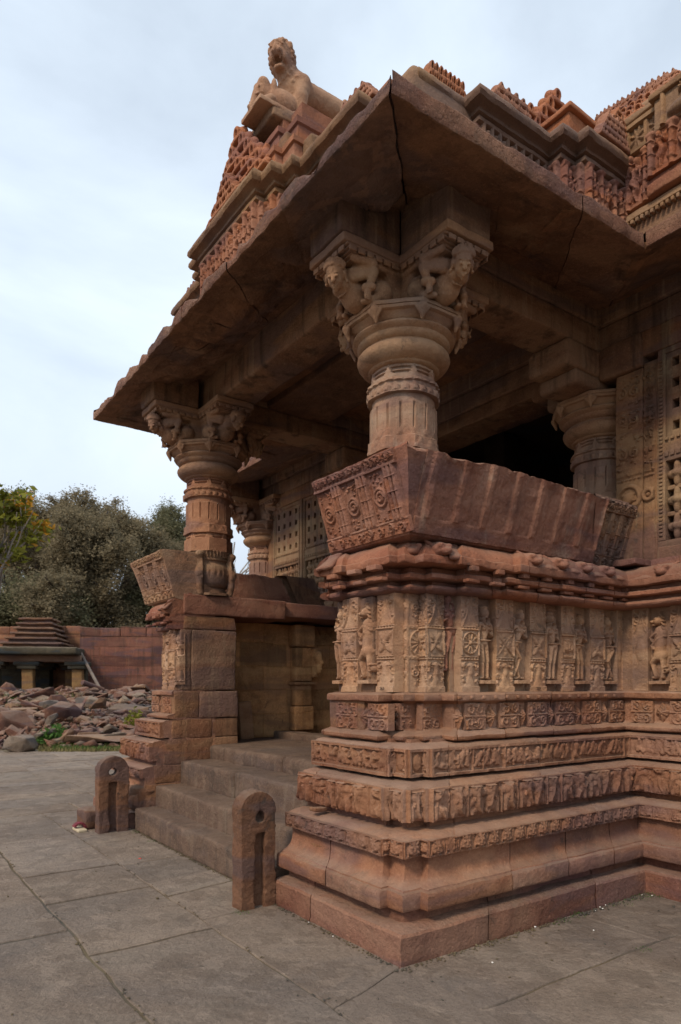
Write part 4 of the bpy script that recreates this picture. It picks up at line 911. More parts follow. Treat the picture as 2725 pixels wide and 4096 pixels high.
# the four-armed dwarf that carries each bracket: local x points outward, z = 0 on the abacus
def bracket_figure(turn):
    s = Sdf((.02, -.27, -.10), (.84, .27, .36), .0075)
    s.box((.0, -.17, 0), (.30, .17, .33), .03, .02)                                          # stone core
    s.cap((.22, 0, .20), (.52, 0, .24), .11, .075, .03); s.box((.0, -.20, .25), (.60, .20, .34), .03, .03)
    s.ell((.36, 0, .13), (.13, .14, .12), .04)                                               # hips
    s.ell((.47, 0, .085), (.11, .105, .10), .04)                                             # belly
    s.cap((.50, 0, .11), (.60, 0, .175), .10, .085, .03)                                     # chest
    s.ell((.615, .045, .125), .04, .018); s.ell((.615, -.045, .125), .04, .018)
    s.cap((.61, 0, .19), (.655, turn * .02, .195), .04, .036, .015)                          # neck
    hx, hy, hz = .70, turn * .045, .165
    Rm = Matrix.Rotation(math.radians(38), 4, 'Y') @ Matrix.Rotation(turn * .35, 4, 'X')
    Hm = Matrix.Translation((hx, hy, hz)) @ Matrix.Rotation(turn * .62, 4, 'Z') @ Matrix.Rotation(math.radians(36), 4, 'Y') @ Matrix.Scale(1.3, 4)
    P = lambda x, y, z: tuple(Hm @ Vector((x, y, z)))
    HR = Matrix.Rotation(turn * .62, 4, 'Z') @ Matrix.Rotation(math.radians(36), 4, 'Y')
    s.ell(P(-.005, 0, .012), (.0715, .065, .086), .01, HR); s.ell(P(.018, 0, -.028), (.047, .047, .052), .018, HR)        # skull, jaw
    s.cap(P(.048, 0, .012), P(.062, 0, -.014), .010, .018, .008); s.ell(P(.05, 0, -.042), (.015, .023, .0085), .004, HR); s.ell(P(.047, 0, -.053), (.015, .02, .0085), .004, HR); s.ell(P(.04, 0, -.068), .014, .01)
    for q in (-1, 1):
        s.ell(P(.052, q * .022, .006), (.012, .0175, .0095), .004, HR); s.cap(P(.05, q * .012, .024), P(.042, q * .036, .024), .005, .004, .004)
        s.ell(P(-.005, q * .055, -.004), (.02, .015, .034), .006, HR); s.ell(P(-.006, q * .062, -.036), .014, .006); s.ell(P(.03, q * .026, -.026), .017, .014)
    for k in range(-7, 8): a = k / 7 * 1.5; s.cap(P(.035 - .03 * abs(a) / 1.5, .055 * math.sin(a), .034 + .03 * math.cos(a)), P(-.012, .066 * math.sin(a), .040 + .055 * math.cos(a)), .0095, .0075, .004)
    s.ell(P(-.045, 0, .035), (.06, .07, .065), .02, HR)
    for q in (-1, 1):
        s.cap((.585, q * .09, .20), (.47, q * .20, .262), .040, .036, .015); s.cap((.47, q * .20, .262), (.615, q * .175, .262), .036, .028, .012)   # arm raised to the slab
        s.ell((.635, q * .17, .275), (.024, .022, .036), .01)
        for k in range(4): s.cap((.640 + .004 * k, q * (.147 + .0135 * k), .285), (.650, q * (.147 + .0135 * k), .326), .0072, .0062, .002)
        s.cap((.615, q * .185, .262), (.60, q * .205, .30), .009, .007, .004)
        s.cap((.575, q * .10, .175), (.455, q * .195, .205), .040, .034, .015); s.cap((.455, q * .195, .205), (.50, q * .175, .05), .034, .025, .012)   # arm to the knee
        s.ell((.495, q * .172, .025), (.03, .024, .022), .01)
        for k in range(4): s.cap((.480 + .013 * k, q * .178, .020), (.478 + .016 * k, q * .186, -.005), .0075, .006, .002)
        s.cap((.50, q * .17, .04), (.462, q * .178, .028), .009, .007, .004)
        s.ell((.338, q * .155, .105), (.085, .062, .09), .02); s.cap((.34, q * .165, .10), (.43, q * .155, .02), .055, .035, .02); s.cap((.43, q * .15, .018), (.50, q * .12, .005), .026, .02, .01)
        s.cap((.478, q * .205, .085), (.512, q * .165, .085), .030, .030, .004)
    for k in range(-6, 7): a = k / 6 * 1.25; s.ell((.655 - .02 * abs(a), .072 * math.sin(a), .165 - .065 * math.cos(a)), .0085, .004)
    for k in range(-5, 6): a = k / 5 * 1.1; s.ell((.625 - .02 * abs(a), .055 * math.sin(a), .075 - .035 * math.cos(a) + .02), .0075, .004)
    s.rough(.002, 40); return s.mesh().mesh('bracket_figure', M['capital'], 60)
bfm = [bracket_figure(1), bracket_figure(-.8)]
m = MB(); box(m, .10, .755, -.235, .235, .365, .43, .012, .06, .005)
for k in range(5): box(m, .12, .72 - .02 * k, -.225 + .012 * k, .225 - .012 * k, .365 - .014 * (k + 1), .366 - .014 * k, .006, .06, .002)
for q in (-1, 1):
    for k in range(6): box(m, .24 + .08 * k, .30 + .08 * k, q * .222 - .008, q * .222 + .008, .315, .352, .006, .03, .001)
for k in range(5): box(m, .722, .738, -.20 + .082 * k, -.135 + .082 * k, .315, .352, .006, .03, .001)
platem = m.mesh('bracket_plate', M['capital'], 40)
COLS = [(1.06, 1.22, shaft), (1.0, 4.82, shaft_red), (3.74, 1.22, shaft), (3.62, 4.82, shaft), (3.50, 7.92, shaft)]
for i, (x, y, sh) in enumerate(COLS):
    e = empty('column', (x, y, 0), T)
    child('vase_base', pot, e); child('shaft', sh, e); child('capital', capital, e); child('abacus', abacus, e)
    for k in range(4): a = math.pi / 4 + k * math.pi / 2; child('corner_leaf', leafm, e, (.265 * math.cos(a), .265 * math.sin(a), 0), (0, 0, a))
    for k, a in enumerate((math.pi, -math.pi / 2, 0, math.pi / 2)):
        if i in (2, 3): continue
        mesh_ = bfm[1 if k == 1 else 0]
        if k == 1 and i == 1: mesh_ = bfm[0]
        child('bracket_figure', mesh_, e, (0, 0, 4.49), (0, 0, a)); child('bracket_plate', platem, e, (0, 0, 4.452), (0, 0, a))
# corbel blocks and beams over the brackets
for i, (x, y, sh) in enumerate(COLS):
    if i in (2, 3): continue
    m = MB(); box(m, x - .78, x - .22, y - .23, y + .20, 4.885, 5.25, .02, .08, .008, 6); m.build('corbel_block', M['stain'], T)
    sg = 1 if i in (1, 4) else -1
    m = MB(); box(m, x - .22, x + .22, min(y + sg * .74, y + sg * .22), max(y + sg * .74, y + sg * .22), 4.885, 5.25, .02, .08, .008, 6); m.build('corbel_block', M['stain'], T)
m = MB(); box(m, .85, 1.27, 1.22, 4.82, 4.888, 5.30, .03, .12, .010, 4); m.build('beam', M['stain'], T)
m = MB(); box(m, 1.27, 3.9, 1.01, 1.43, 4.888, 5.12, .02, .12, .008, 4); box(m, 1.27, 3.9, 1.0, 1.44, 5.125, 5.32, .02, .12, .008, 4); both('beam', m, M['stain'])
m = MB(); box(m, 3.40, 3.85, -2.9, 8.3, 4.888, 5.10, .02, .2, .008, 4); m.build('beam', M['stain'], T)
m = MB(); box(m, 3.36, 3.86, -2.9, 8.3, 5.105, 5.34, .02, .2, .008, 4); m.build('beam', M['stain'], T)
m = MB(); box(m, 3.36, 3.62, .55, 1.0, 4.57, 4.885, .03, .08, .01); both('corbel_block', m, M['stain'])
# lintel of the hall opening, with its corner bracket
m = MB(); box(m, 3.42, 3.95, 1.35, 4.7, 4.72, 4.885, .02, .15, .008); m.build('lintel', M['stain'], T)
m = MB(); box(m, 3.40, 3.85, 1.0, 1.85, 4.66, 4.885, .05, .08, .01); box(m, 3.42, 3.84, 1.0, 1.66, 4.50, 4.67, .06, .08, .01); both('corbel_block', m, M['stain'])
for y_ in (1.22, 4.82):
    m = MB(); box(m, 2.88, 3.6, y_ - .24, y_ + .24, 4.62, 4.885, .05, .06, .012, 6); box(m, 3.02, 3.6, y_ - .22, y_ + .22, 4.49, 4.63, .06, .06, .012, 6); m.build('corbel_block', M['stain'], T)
# ceiling of the porch and dark hall behind
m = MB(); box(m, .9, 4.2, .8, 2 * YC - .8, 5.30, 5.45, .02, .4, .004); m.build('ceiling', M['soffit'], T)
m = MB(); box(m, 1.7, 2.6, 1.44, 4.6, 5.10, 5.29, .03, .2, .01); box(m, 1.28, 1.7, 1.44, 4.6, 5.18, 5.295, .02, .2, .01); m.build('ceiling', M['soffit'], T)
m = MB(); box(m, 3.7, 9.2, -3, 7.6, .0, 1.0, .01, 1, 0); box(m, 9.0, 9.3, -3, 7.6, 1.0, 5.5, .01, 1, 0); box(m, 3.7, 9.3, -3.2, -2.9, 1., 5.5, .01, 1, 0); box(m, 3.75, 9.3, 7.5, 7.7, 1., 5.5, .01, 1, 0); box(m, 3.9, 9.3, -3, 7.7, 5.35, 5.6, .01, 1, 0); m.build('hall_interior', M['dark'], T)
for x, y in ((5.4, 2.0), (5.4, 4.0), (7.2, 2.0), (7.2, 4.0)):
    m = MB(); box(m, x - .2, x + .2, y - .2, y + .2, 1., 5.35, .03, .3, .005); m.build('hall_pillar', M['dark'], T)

# ------------------------------------------------------------------ the sloping eave: big slabs with rough broken edges
EU = [(1.35, 5.345), (.74, 5.225), (.72, 5.205), (.14, 5.065), (.125, 5.045), (-.030, 5.012), (-.040, 5.016)]
EE = [(-.040, 5.016), (-.046, 5.035), (-.046, 5.135), (-.040, 5.150), (-.01, 5.165), (.5, 5.37), (1.2, 5.58)]
def chipped(mbx, amp):
    for v in mbx.V:
        k = np.clip((v[:, 2] - 5.03) / .10, 0, 1) * np.clip((5.24 - v[:, 2]) / .07, 0, 1); P = v.copy(); P[:, 2] = 0
        n = np.abs(vnoise(P, 4.3, 51)) * .95 + .35 * np.abs(vnoise(P, 9.5, 52)); v[:, 2] -= k * amp * n
        k2 = np.clip((5.17 - v[:, 2]) / .05, 0, 1) * np.clip((v[:, 2] - 5.0) / .02, 0, 1)
        v[:, :2] += np.stack([vnoise(v, 9, 53), vnoise(v, 9, 54)], -1) * (.013 * k2)[:, None]
    return mbx
def eave_run(pts, amp=.03):
    dz = random.uniform(-.008, .008)
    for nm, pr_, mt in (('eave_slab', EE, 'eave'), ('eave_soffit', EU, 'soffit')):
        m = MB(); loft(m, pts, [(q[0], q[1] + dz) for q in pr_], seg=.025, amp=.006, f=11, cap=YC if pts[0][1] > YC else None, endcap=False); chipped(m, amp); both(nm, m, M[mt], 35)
gp = .008
ys = [YC + 1., 2.15, 1.28, .075 + gp]; xl = [-.045, -.036, -.022, -.012]
for k in range(3): eave_run([(xl[k] + .01 * (k % 2), ys[k] - (.0015 if k else 0)), (xl[k + 1], ys[k + 1])], .115)
xs_ = [-.012 + gp, .92, 1.74, IX]; yl = [.075, .055, .032, .01]
for k in range(3): eave_run([(xs_[k] + (.0015 if k else 0), yl[k]), (xs_[k + 1], yl[k + 1] + .006 * (k % 2))], .034)
eave_run([(IX, -gp), (IX, -1.5)], .03); eave_run([(IX, -1.5 - gp), (IX, YR)], .03)
# ribs under the eave at the inner corner, and the flat margin
m = MB()
for a, b in (((IX, -.02), (IX + .72, .70)), ((1.62, .05), (1.98, .72))):
    a = np.array(a); b = np.array(b); d = b - a; Lg = np.linalg.norm(d); an = math.atan2(d[1], d[0]); sl = math.atan2(.155, .72)
    A = Matrix.Translation((a[0], a[1], 5.02)) @ Matrix.Rotation(an, 4, 'Z') @ Matrix.Rotation(-math.atan2(.185, Lg), 4, 'Y')
    m = MB(); box(m, 0, Lg, -.05, .05, -.012, .05, .008, .08, .006, 9, A); both('eave_rib', m, M['soffit'])
m = MB(); box(m, .74, 9.3, .74, 2 * YC - .74, 5.45, 6.15, .05, .5, 0); box(m, 3.25, 9.3, -3.2, 9.3, 5.62, 6.2, .05, .5, 0); m.build('roof_mass', M['rooftan'], T)

# ------------------------------------------------------------------ parapet above the eave
p_par = [(.375, YC + .4), (.375, 2.425), (.465, 2.425), (.465, 2.245), (.575, 2.245), (.575, 2.085), (.655, 2.085), (.655, 1.26), (.90, 1.26), (.90, .845), (1.365, .845), (1.365, .675), (2.185, .675), (2.185, .545), (2.37, .545), (2.37, .445), (2.94, .445), (2.94, YR)]
m = MB(); loft(m, p_par[:17] , [(.03, 5.30), (.03, 5.98), (.0, 5.985), (.0, 6.0)], cap=YC, endcap=False)
both('parapet_wall', m, M['roofred'])
m = MB(); loft(m, p_par[:17], [(q[0], q[1] - .05) for q in [(.05, 5.985), (.0, 5.99), (-.02, 6.0), (-.02, 6.03), (-.005, 6.035), (-.005, 6.05), (-.035, 6.055), (-.035, 6.08), (-.05, 6.09), (-.10, 6.10), (-.115, 6.125), (-.11, 6.16), (-.085, 6.20), (-.045, 6.232), (-.01, 6.245), (.03, 6.25), (.03, 6.29), (.3, 6.33)]], seg=.03, amp=.006, cap=YC, endcap=False)
both('parapet_cornice', m, M['rooftan'], 40)
def pillars_figs(c, i, spacing=.21):
    w, h = c.w, c.h; n = max(1, int(round(w / spacing))); s = w / n
    c.rect(0, 9, 0, .03, .03)
    for k in range(n + 1):
        x = min(max(k * s, .03), w - .03); c.cap(x, 0, x, h, .026, None, .05)
        for y in np.arange(.06, h, .11): c.cap(x - .022, y, x + .022, y, .012, None, .058)
        c.cap(x - .02, h - .02, x + .02, h - .02, .03, None, .055)
    for k in range(n):
        x = (k + .5) * s
        human(c, x, .03, h * .86, .055, random.choice([-.09, .09, .05]), random.choice(['uc', 'dc', 'cu', 'ud']), random.random() < .5)
    c.erode(.003)
m = MB(); m2 = MB()
for i, (a, b) in enumerate(zip(p_par[:16], p_par[1:17])):
    a = np.array(a); b = np.array(b); Lg = np.linalg.norm(b - a); U = (b - a) / Lg
    if Lg < .07: continue
    if i == 0: a = np.array([a[0], YC - .02]); Lg = abs(a[1] - b[1])
    if abs(a[0] - 1.365) < .01 and abs(b[0] - 2.185) < .01:
        c = Rel(Lg, .22, .007); n = 30
        for k in range(n): c.cap((k + .5) * Lg / n, .02, (k + .5) * Lg / n, .20, .009, None, .016)
        c.rect(0, 9, 0, .02, .02); c.rect(0, 9, .2, 9, .02)
        for k in range(0, n, 6): spiral(c, (k + 2) * Lg / n, .11, .06, .012, .024)
        c.put(m2, (a[0], a[1] + .0, 5.61), (U[0], U[1], 0), Z=(0, -.26, .966), skirt=.06)
        c = Rel(Lg, .13, .008)
        for k in range(9): c.cap((k + .5) * Lg / 9, 0, (k + .5) * Lg / 9, .13, .022, None, .04); c.ell((k + .9) * Lg / 9, .07, .02, .025, .05)
        c.put(m2, (a[0], a[1] + .02, 5.82), (U[0], U[1], 0), skirt=.05)
        box(m2, a[0], b[0], a[1] - .05, a[1] + .05, 5.55, 5.605, .01, .1)
    else:
        m = MB(); c = Rel(Lg, .52, .009); pillars_figs(c, i); c.put(m, (a[0] + .015, a[1] + .015, 5.42), (U[0], U[1], 0), skirt=.06); both('parapet_frieze', m, M['roofred'], 45)
both('parapet_railing', m2, M['rooftan'], 40)
# crests of pierced horseshoe arches (udgama): local x = across, -y = front
def udgama(w, h, n, deep=.12, res=.012, c0=None, wall=.019):
    s = Sdf((-w / 2 - .06, -deep, -.02), (w / 2 + .06, deep * .6, h + .10), res)
    rh = h / n
    for k in range(n):
        cnt = (c0 or n) - k; y0 = k * rh; ww = w * cnt / (c0 or n); st = ww / cnt
        for j in range(cnt):
            x = (j - (cnt - 1) / 2) * st; r = min(st, rh) * .40; z = y0 + rh * .46
            s.ell((x, .02, z), (st * .50, .05, rh * .56), .01)
            for q in range(9):
                a = -.4 + q / 8 * (math.pi + .8); a2 = -.4 + (q + 1) / 8 * (math.pi + .8)
                if q < 8: s.cap((x + r * math.cos(a), -.035, z + r * math.sin(a)), (x + r * math.cos(a2), -.035, z + r * math.sin(a2)), wall, None, .008)
            s.ell((x, -.02, z), (r * .52, .07, r * .52), .006, None, True); s.ell((x, -.01, z - .0), (r * .24, .035, r * .24), .006)
            s.cap((x, -.02, z + r), (x, -.01, z + r + rh * .22), wall * 1.2, .008, .008)
        s.box((-ww / 2, -.05, y0 - .02), (ww / 2, .06, y0 + .025), .01, .008)
    s.box((-w * .47, .0, -.02), (w * .47, deep * .5, h * .25), .01, .01)
    s.rough(.003, 25); return s.mesh().mesh('crest', M['roofred'], 50)
ud_big, ud_mid, ud_low, ud_band = udgama(1.35, .62, 5, wall=.016), udgama(.85, .34, 4, wall=.012, res=.010), udgama(1.0, .24, 4, c0=7, wall=.010, res=.009), udgama(1.3, .24, 2, c0=9, wall=.013, res=.011)
def crest(me, x, y, z, rz, sc=(1, 1, 1), mat=None):
    for mir in (0, 1):
        o = child('crest', me, T, (x, 2 * YC - y if mir else y, z), (0, 0, (math.pi - rz) if mir else rz), sc)
    return o
W_ = -math.pi / 2
crest(ud_big, .45, YC, 6.27, W_, (1.0, 1, .78)) if False else None
child('crest', ud_big, T, (.46, YC, 6.28), (0, 0, W_), (.98, 1, .72)); child('crest', ud_big, T, (.50, YC - .02, 6.42), (0, 0, W_), (.80, 1, .98))
child('crest', ud_mid, T, (.38, YC, 6.24), (0, 0, W_), (.62, 1, .9))
m = MB(); loft(m, [(.50, YC), (.50, 2.32), (.58, 2.32), (.58, 2.12), (1.6, 2.12)], [(0, 6.25), (0, 6.36), (-.02, 6.37), (-.02, 6.42), (.06, 6.46), (.10, 6.46), (.10, 6.64), (.08, 6.65), (.08, 6.70), (.16, 6.74), (.22, 6.74), (.22, 6.98), (.5, 7.02)], cap=None); both('pediment_core', m, M['roofred'])
m = MB(); box(m, .60, 1.5, 2.30, 2.44, 6.40, 6.60, .02, .08, .012); box(m, .66, .86, 1.98, 2.12, 6.2, 6.40, .02, .05, .02); both('pediment_core', m, M['rooftan'])
m = MB(); box(m, .60, 1.8, 2.53, 3.42, 6.91, 7.03, .02, .07, .008); box(m, .98, 1.7, 2.72, 3.3, 6.65, 6.91, .02, .1, .008); m.build('pediment_cap', M['rooftan'], T)
# roll cornices and small crests near the corner of the porch
crest(ud_low, .74, 1.42, 6.18, W_, (.55, 1, .8)); crest(ud_band, 1.17, .86, 6.17, 0, (.32, 1, .75)); crest(ud_band, .93, 1.05, 6.17, W_, (.22, 1, .6))
crest(ud_low, 1.80, .76, 6.20, 0, (.62, 1, 1.0)); crest(ud_low, 2.70, .42, 6.22, 0, (.42, 1, .9))
for x0, x1, y0, y1, z0, z1 in ((.98, 1.36, .92, 1.5, 6.15, 6.27), (.78, 1.2, 1.05, 1.9, 6.15, 6.27), (1.44, 2.2, .74, 1.4, 6.2, 6.31), (2.30, 2.94, .56, 1.2, 6.2, 6.30), (2.40, 2.90, .62, 1.2, 6.30, 6.50), (2.36, 2.92, .58, 1.2, 6.50, 6.545), (2.42, 2.92, .64, 1.2, 6.545, 6.60)):
    m = MB(); box(m, x0, x1, y0, y1, z0, z1, .015, .07, .006); both('roof_block', m, M['roofred'])
m = MB(); box(m, 2.64, 2.98, .48, .9, 6.28, 6.40, .02, .07, .006); both('roof_block', m, M['roofred'])
crest(ud_mid, 2.82, .46, 6.39, 0, (.36, 1, .62)); crest(ud_big, 2.72, 1.02, 6.50, 0, (.72, 1, .98)); crest(ud_mid, 2.3, .98, 6.40, 0, (.8, 1, 1.0)); crest(ud_mid, 2.95, .80, 6.40, 0, (.4, 1, .8))
# pyramid roof of the porch, in steps
for k in range(5):
    d = 1.05 + .32 * k; z = 6.15 + .22 * k
    m = MB(); box(m, d, 9, d, 2 * YC - d, z, z + .16, .02, .15, .006); box(m, d - .06, 9, d - .06, 2 * YC - d + .06, z + .16, z + .24, .03, .12, .008); m.build('roof_tier', M['rooftan'], T)
# the hall's own frieze, upper row and pyramid tiers
def hall_strip(name, x, y0, y1, z0, h, painter, mat, res=.009, back=.0):
    m = MB(); c = Rel(y0 - y1, h, res); painter(c); c.put(m, (x, y0, z0), uy, skirt=.06); return both(name, m, mat, 45)
m = MB(); loft(m, [(2.94, .55), (2.94, YR)], [(.02, 5.25), (.02, 5.62), (-.02, 5.625), (-.03, 5.63), (-.03, 5.68), (.03, 5.70), (.03, 5.73), (.03, 6.19), (-.02, 6.195), (-.03, 6.20), (-.03, 6.225), (.03, 6.24), (.03, 6.42), (.0, 6.425), (-.03, 6.43), (-.03, 6.465), (.05, 6.48), (.2, 6.48)], seg=.05, cap=None)
for q in np.arange(-1.5, .4, .045): box(m, 2.90, 2.95, q, q + .026, 5.585, 5.62, .005, .04, .001)
both('parapet_wall', m, M['rooftan'])
hall_strip('parapet_frieze', 2.955, .44, -1.3, 5.73, .46, lambda c: pillars_figs(c, 0, .19), M['roofred'])
m = MB(); box(m, 2.85, 3.1, -1.5, .20, 5.70, 5.80, .02, .07, .006); both('parapet_base', m, M['roofred']); m = MB(); box(m, 2.88, 3.1, -1.5, .23, 5.80, 5.85, .02, .07, .006); both('parapet_frieze', m, M['roofred'])
hall_strip('parapet_frieze', 2.88, .19, -1.3, 5.85, .36, lambda c: pillars_figs(c, 0, .22), M['roofred'])
def xrow(c):
    n = int(c.w / .17)
    for k in range(n):
        x = (k + .5) * c.w / n; c.rect(x - .085, x - .05, 0, 9, .03)
        for q in range(8): a = q * math.pi / 4 + .39; c.cap(x + .02, c.h / 2, x + .02 + .06 * math.cos(a), c.h / 2 + .09 * math.sin(a), .006, .014, .02)
    c.erode(.002)
hall_strip('parapet_frieze', 2.955, .44, -1.3, 6.24, .18, xrow, M['rooftan'])
m = MB(); box(m, 2.86, 3.3, -1.4, .13, 6.20, 6.46, .012, .08, .005); box(m, 2.82, 3.3, -1.4, .16, 6.46, 6.51, .012, .08, .006); c = Rel(.5, .25, .009); human(c, .22, .01, .26, .05, .0, 'uc'); c.ell(.22, .06, .15, .05, .06); c.cap(.03, 0, .03, .25, .02, None, .03); c.cap(.42, 0, .42, .25, .02, None, .03); c.put(m, (2.855, .08, 6.21), uy, skirt=.02); both('seated_figure_panel', m, M['rooftan'], 40)
for k in range(7):
    x = 3.02 + .28 * k; z = 6.33 + .285 * k; yl_ = (-3., .10, .34, .62, .95, 1.30, 1.65)[k]
    m = MB(); box(m, x, 9, yl_, 2 * YC - yl_, z, z + .08, .02, .12, .010); box(m, x + .10, 9, yl_ + .08, 2 * YC - yl_ - .08, z + .08, z + .20, .02, .12, .01); box(m, x - .06, 9, yl_ - .06, 2 * YC - yl_ + .06, z + .195, z + .255, .025, .10, .014); m.build('roof_tier', M['rooftan'], T)
    y = max(yl_ + .40, -.9)
    while y < 3.0 + .0:
        crest(ud_band, x + .06, y, z + .245, W_, (.62, 1, .58)); y += .80
    if yl_ > -2: crest(ud_low, x + .5, yl_ + .05, z + .245, 0, (.8, 1, .6)); crest(ud_low, x + .06, yl_ + .2, z + .245, W_, (.36, 1, .8))
# ------------------------------------------------------------------ hall wall with lattice windows
m = MB(); box(m, 3.44, 3.70, -3, .80, 2.6, 4.9, .01, .2, .006); 
m = MB(); box(m, 3.46, 3.72, -.02 + .40, .80, 2.62, 4.57, .01, .12, .006); box(m, 3.40, 3.72, -1.42, .42, 2.62, 2.86, .012, .12, .008); box(m, 3.40, 3.72, -1.42, .62, 4.66, 4.885, .012, .12, .008); both('hall_wall', m, M['hall'])
def wall_pilaster(c):
    w, h = c.w, c.h
    for z0, z1 in ((.0, .33), (.34, .36), (.375, .46), (.47, .70), (.71, .80), (.81, .985)): c.rect(.0, w, h * z0, h * z1, .006); c.rect(.008, w - .008, h * z0 + .008, h * z1 - .008, .012)
    c.ring(w * .5, h * .36, w * .42, .02, .03, .01); c.ell(w * .5, h * .36, w * .2, w * .2, .035, 0, .01); dots(c, .01, w - .01, h * .455, 6, .012, .02, .01)
    for z0, z1 in ((.48, .69), (.72, .79), (.82, .97)):
        for q in (.27, .73): spiral(c, w * q, h * (z0 + z1) / 2, w * .2, .011, .022, 1.4, 1.5, 1 if q > .5 else -1, .01)
        leafy(c, .01, w - .01, h * z0, h * z1, 22, .022, .012, .015)
    c.erode(.003)
hp = MB(); c = Rel(.27, 1.86, .007); wall_pilaster(c); c.put(hp, (3.415, .83, 2.70), uy, skirt=.06); box(hp, 3.43, 3.6, .425, .56, 2.68, 4.60, .01, .1, .004); both('wall_pilaster', hp, M['hall'], 40)
hp = MB(); c = Rel(.11, 1.86, .007); wall_pilaster(c); c.put(hp, (3.425, .555, 2.70), uy, skirt=.05); both('wall_pilaster', hp, M['hall'], 40)
def lattice(y0, y1, z0, z1):
    """outer face at x = 3.42; window with square holes above, flower tracery below"""
    m = MB(); xf = 3.42; fw = .075
    def bar(ya, yb, za, zb, dx=0., th=.16, b=.006): box(m, xf + dx, xf + dx + th, min(ya, yb), max(ya, yb), za, zb, b, .09, .003)
    zm0, zm1 = z0 + (z1 - z0) * .43, z0 + (z1 - z0) * .55
    bar(y0, y1, z0, z0 + .06); bar(y0, y1, z1 - .05, z1); bar(y0, y1, zm0, zm1); bar(y0, y0 - fw, z0 + .06, z1 - .05, -.004); bar(y1 + fw, y1, z0 + .06, z1 - .05, -.004)
    for zz in np.arange(z0 + .1, z1 - .1, .035):
        for ya in (y0 - .02, y1 + .055): box(m, xf - .018, xf + .01, ya - .034, ya, zz, zz + .024, .006, .03, .001)
    for yq in np.arange(y1 + .04, y0 - .05, .055): box(m, xf - .014, xf + .01, yq, yq + .036, zm0 + .04, zm0 + .09, .005, .03, .001); box(m, xf - .02, xf + .01, yq, yq + .03, zm1 - .03, zm1 - .005, .004, .03, .001)
    yi0, yi1 = y0 - fw, y1 + fw; W2 = yi0 - yi1
    n = max(2, int(round(W2 / .19))); nz = 4; p = W2 / n; pz = (z1 - .05 - zm1) / nz; hw = .36
    for k in range(n + 1): ya = yi0 - k * p; bar(min(ya + p * (1 - hw) / 2, yi0), max(ya - p * (1 - hw) / 2, yi1), zm1, z1 - .05, .012, .13, .004)
    for j in range(nz + 1): za = zm1 + j * pz; bar(yi0, yi1, max(za - pz * (1 - .42) / 2, zm1), min(za + pz * (1 - .42) / 2, z1 - .05), .014, .126, .004)
    zz0, zz1 = z0 + .06, zm0; nr_ = max(2, int(round((zz1 - zz0) / p / 1.15))); pz = (zz1 - zz0) / nr_
    for j in range(nr_):
        for k in range(n):
            cy, cz = yi0 - (k + .5) * p, zz0 + (j + .5) * pz
            s = Sdf((xf - .02, cy - p * .5, cz - pz * .5), (xf + .12, cy + p * .5, cz + pz * .5), .012)
            for q in range(4): a = q * math.pi / 2; s.ell((xf + .05, cy + math.cos(a) * p * .26, cz + math.sin(a) * pz * .26), (.045, p * (.27 if q % 2 == 0 else .17), pz * (.27 if q % 2 else .17)), .02)
            s.ell((xf + .03, cy, cz), (.05, .035, .035), .015); mm = s.mesh(); m.V += mm.V; m.F += [f + m.n for f in mm.F]; m.n += mm.n
        if j: bar(yi0, yi1, zz0 + j * pz - .02, zz0 + j * pz + .02, .03, .08)
    for k in range(1, n): bar(yi0 - k * p + .012, yi0 - k * p - .012, zz0, zz1, .03, .08)
    both('lattice_window', m, M['lattice'], 40)
lattice(.42, -.44, 2.86, 4.66); lattice(-.50, -1.40, 2.86, 4.66)
m = MB(); box(m, 3.40, 3.6, -.50, -.44, 2.86, 4.66, .008, .1); both('hall_wall', m, M['lattice']); m = MB(); box(m, 3.44, 3.72, -3, -1.4, 2.62, 4.885, .01, .2); m.build('hall_wall', M['hall'], T); m = MB(); box(m, 3.44, 3.9, 7.44, 7.7, 2.62, 4.885, .01, .2); m.build('hall_wall', M['hall'], T)

# ------------------------------------------------------------------ statue on the pediment
s = Sdf((-.55, -.42, -.04), (.95, .42, .80), .0125)
# crouching elephant beneath the lion's chest
s.ell((-.12, .0, .15), (.21, .16, .15), .04); s.ell((-.31, .02, .22), (.10, .095, .11), .03); s.ell((-.335, -.03, .285), (.055, .05, .055), .02); s.ell((-.335, .07, .285), (.055, .05, .055), .02)
s.cap((-.38, .02, .19), (-.43, .02, .05), .05, .035, .02); s.cap((-.43, .02, .05), (-.47, .02, .01), .032, .022, .01)
for q in (-1, 1):
    s.ell((-.25, .02 + q * .105, .24), (.03, .03, .095), .012, Matrix.Rotation(q * .5, 4, 'Z')); s.cap((-.30, q * .12, .07), (-.41, q * .12, .005), .05, .04, .02); s.ell((-.395, .02 + q * .058, .22), .015, .006)
    s.cap((-.40, .02 + q * .05, .15), (-.44, .02 + q * .06, .11), .014, .008, .006)
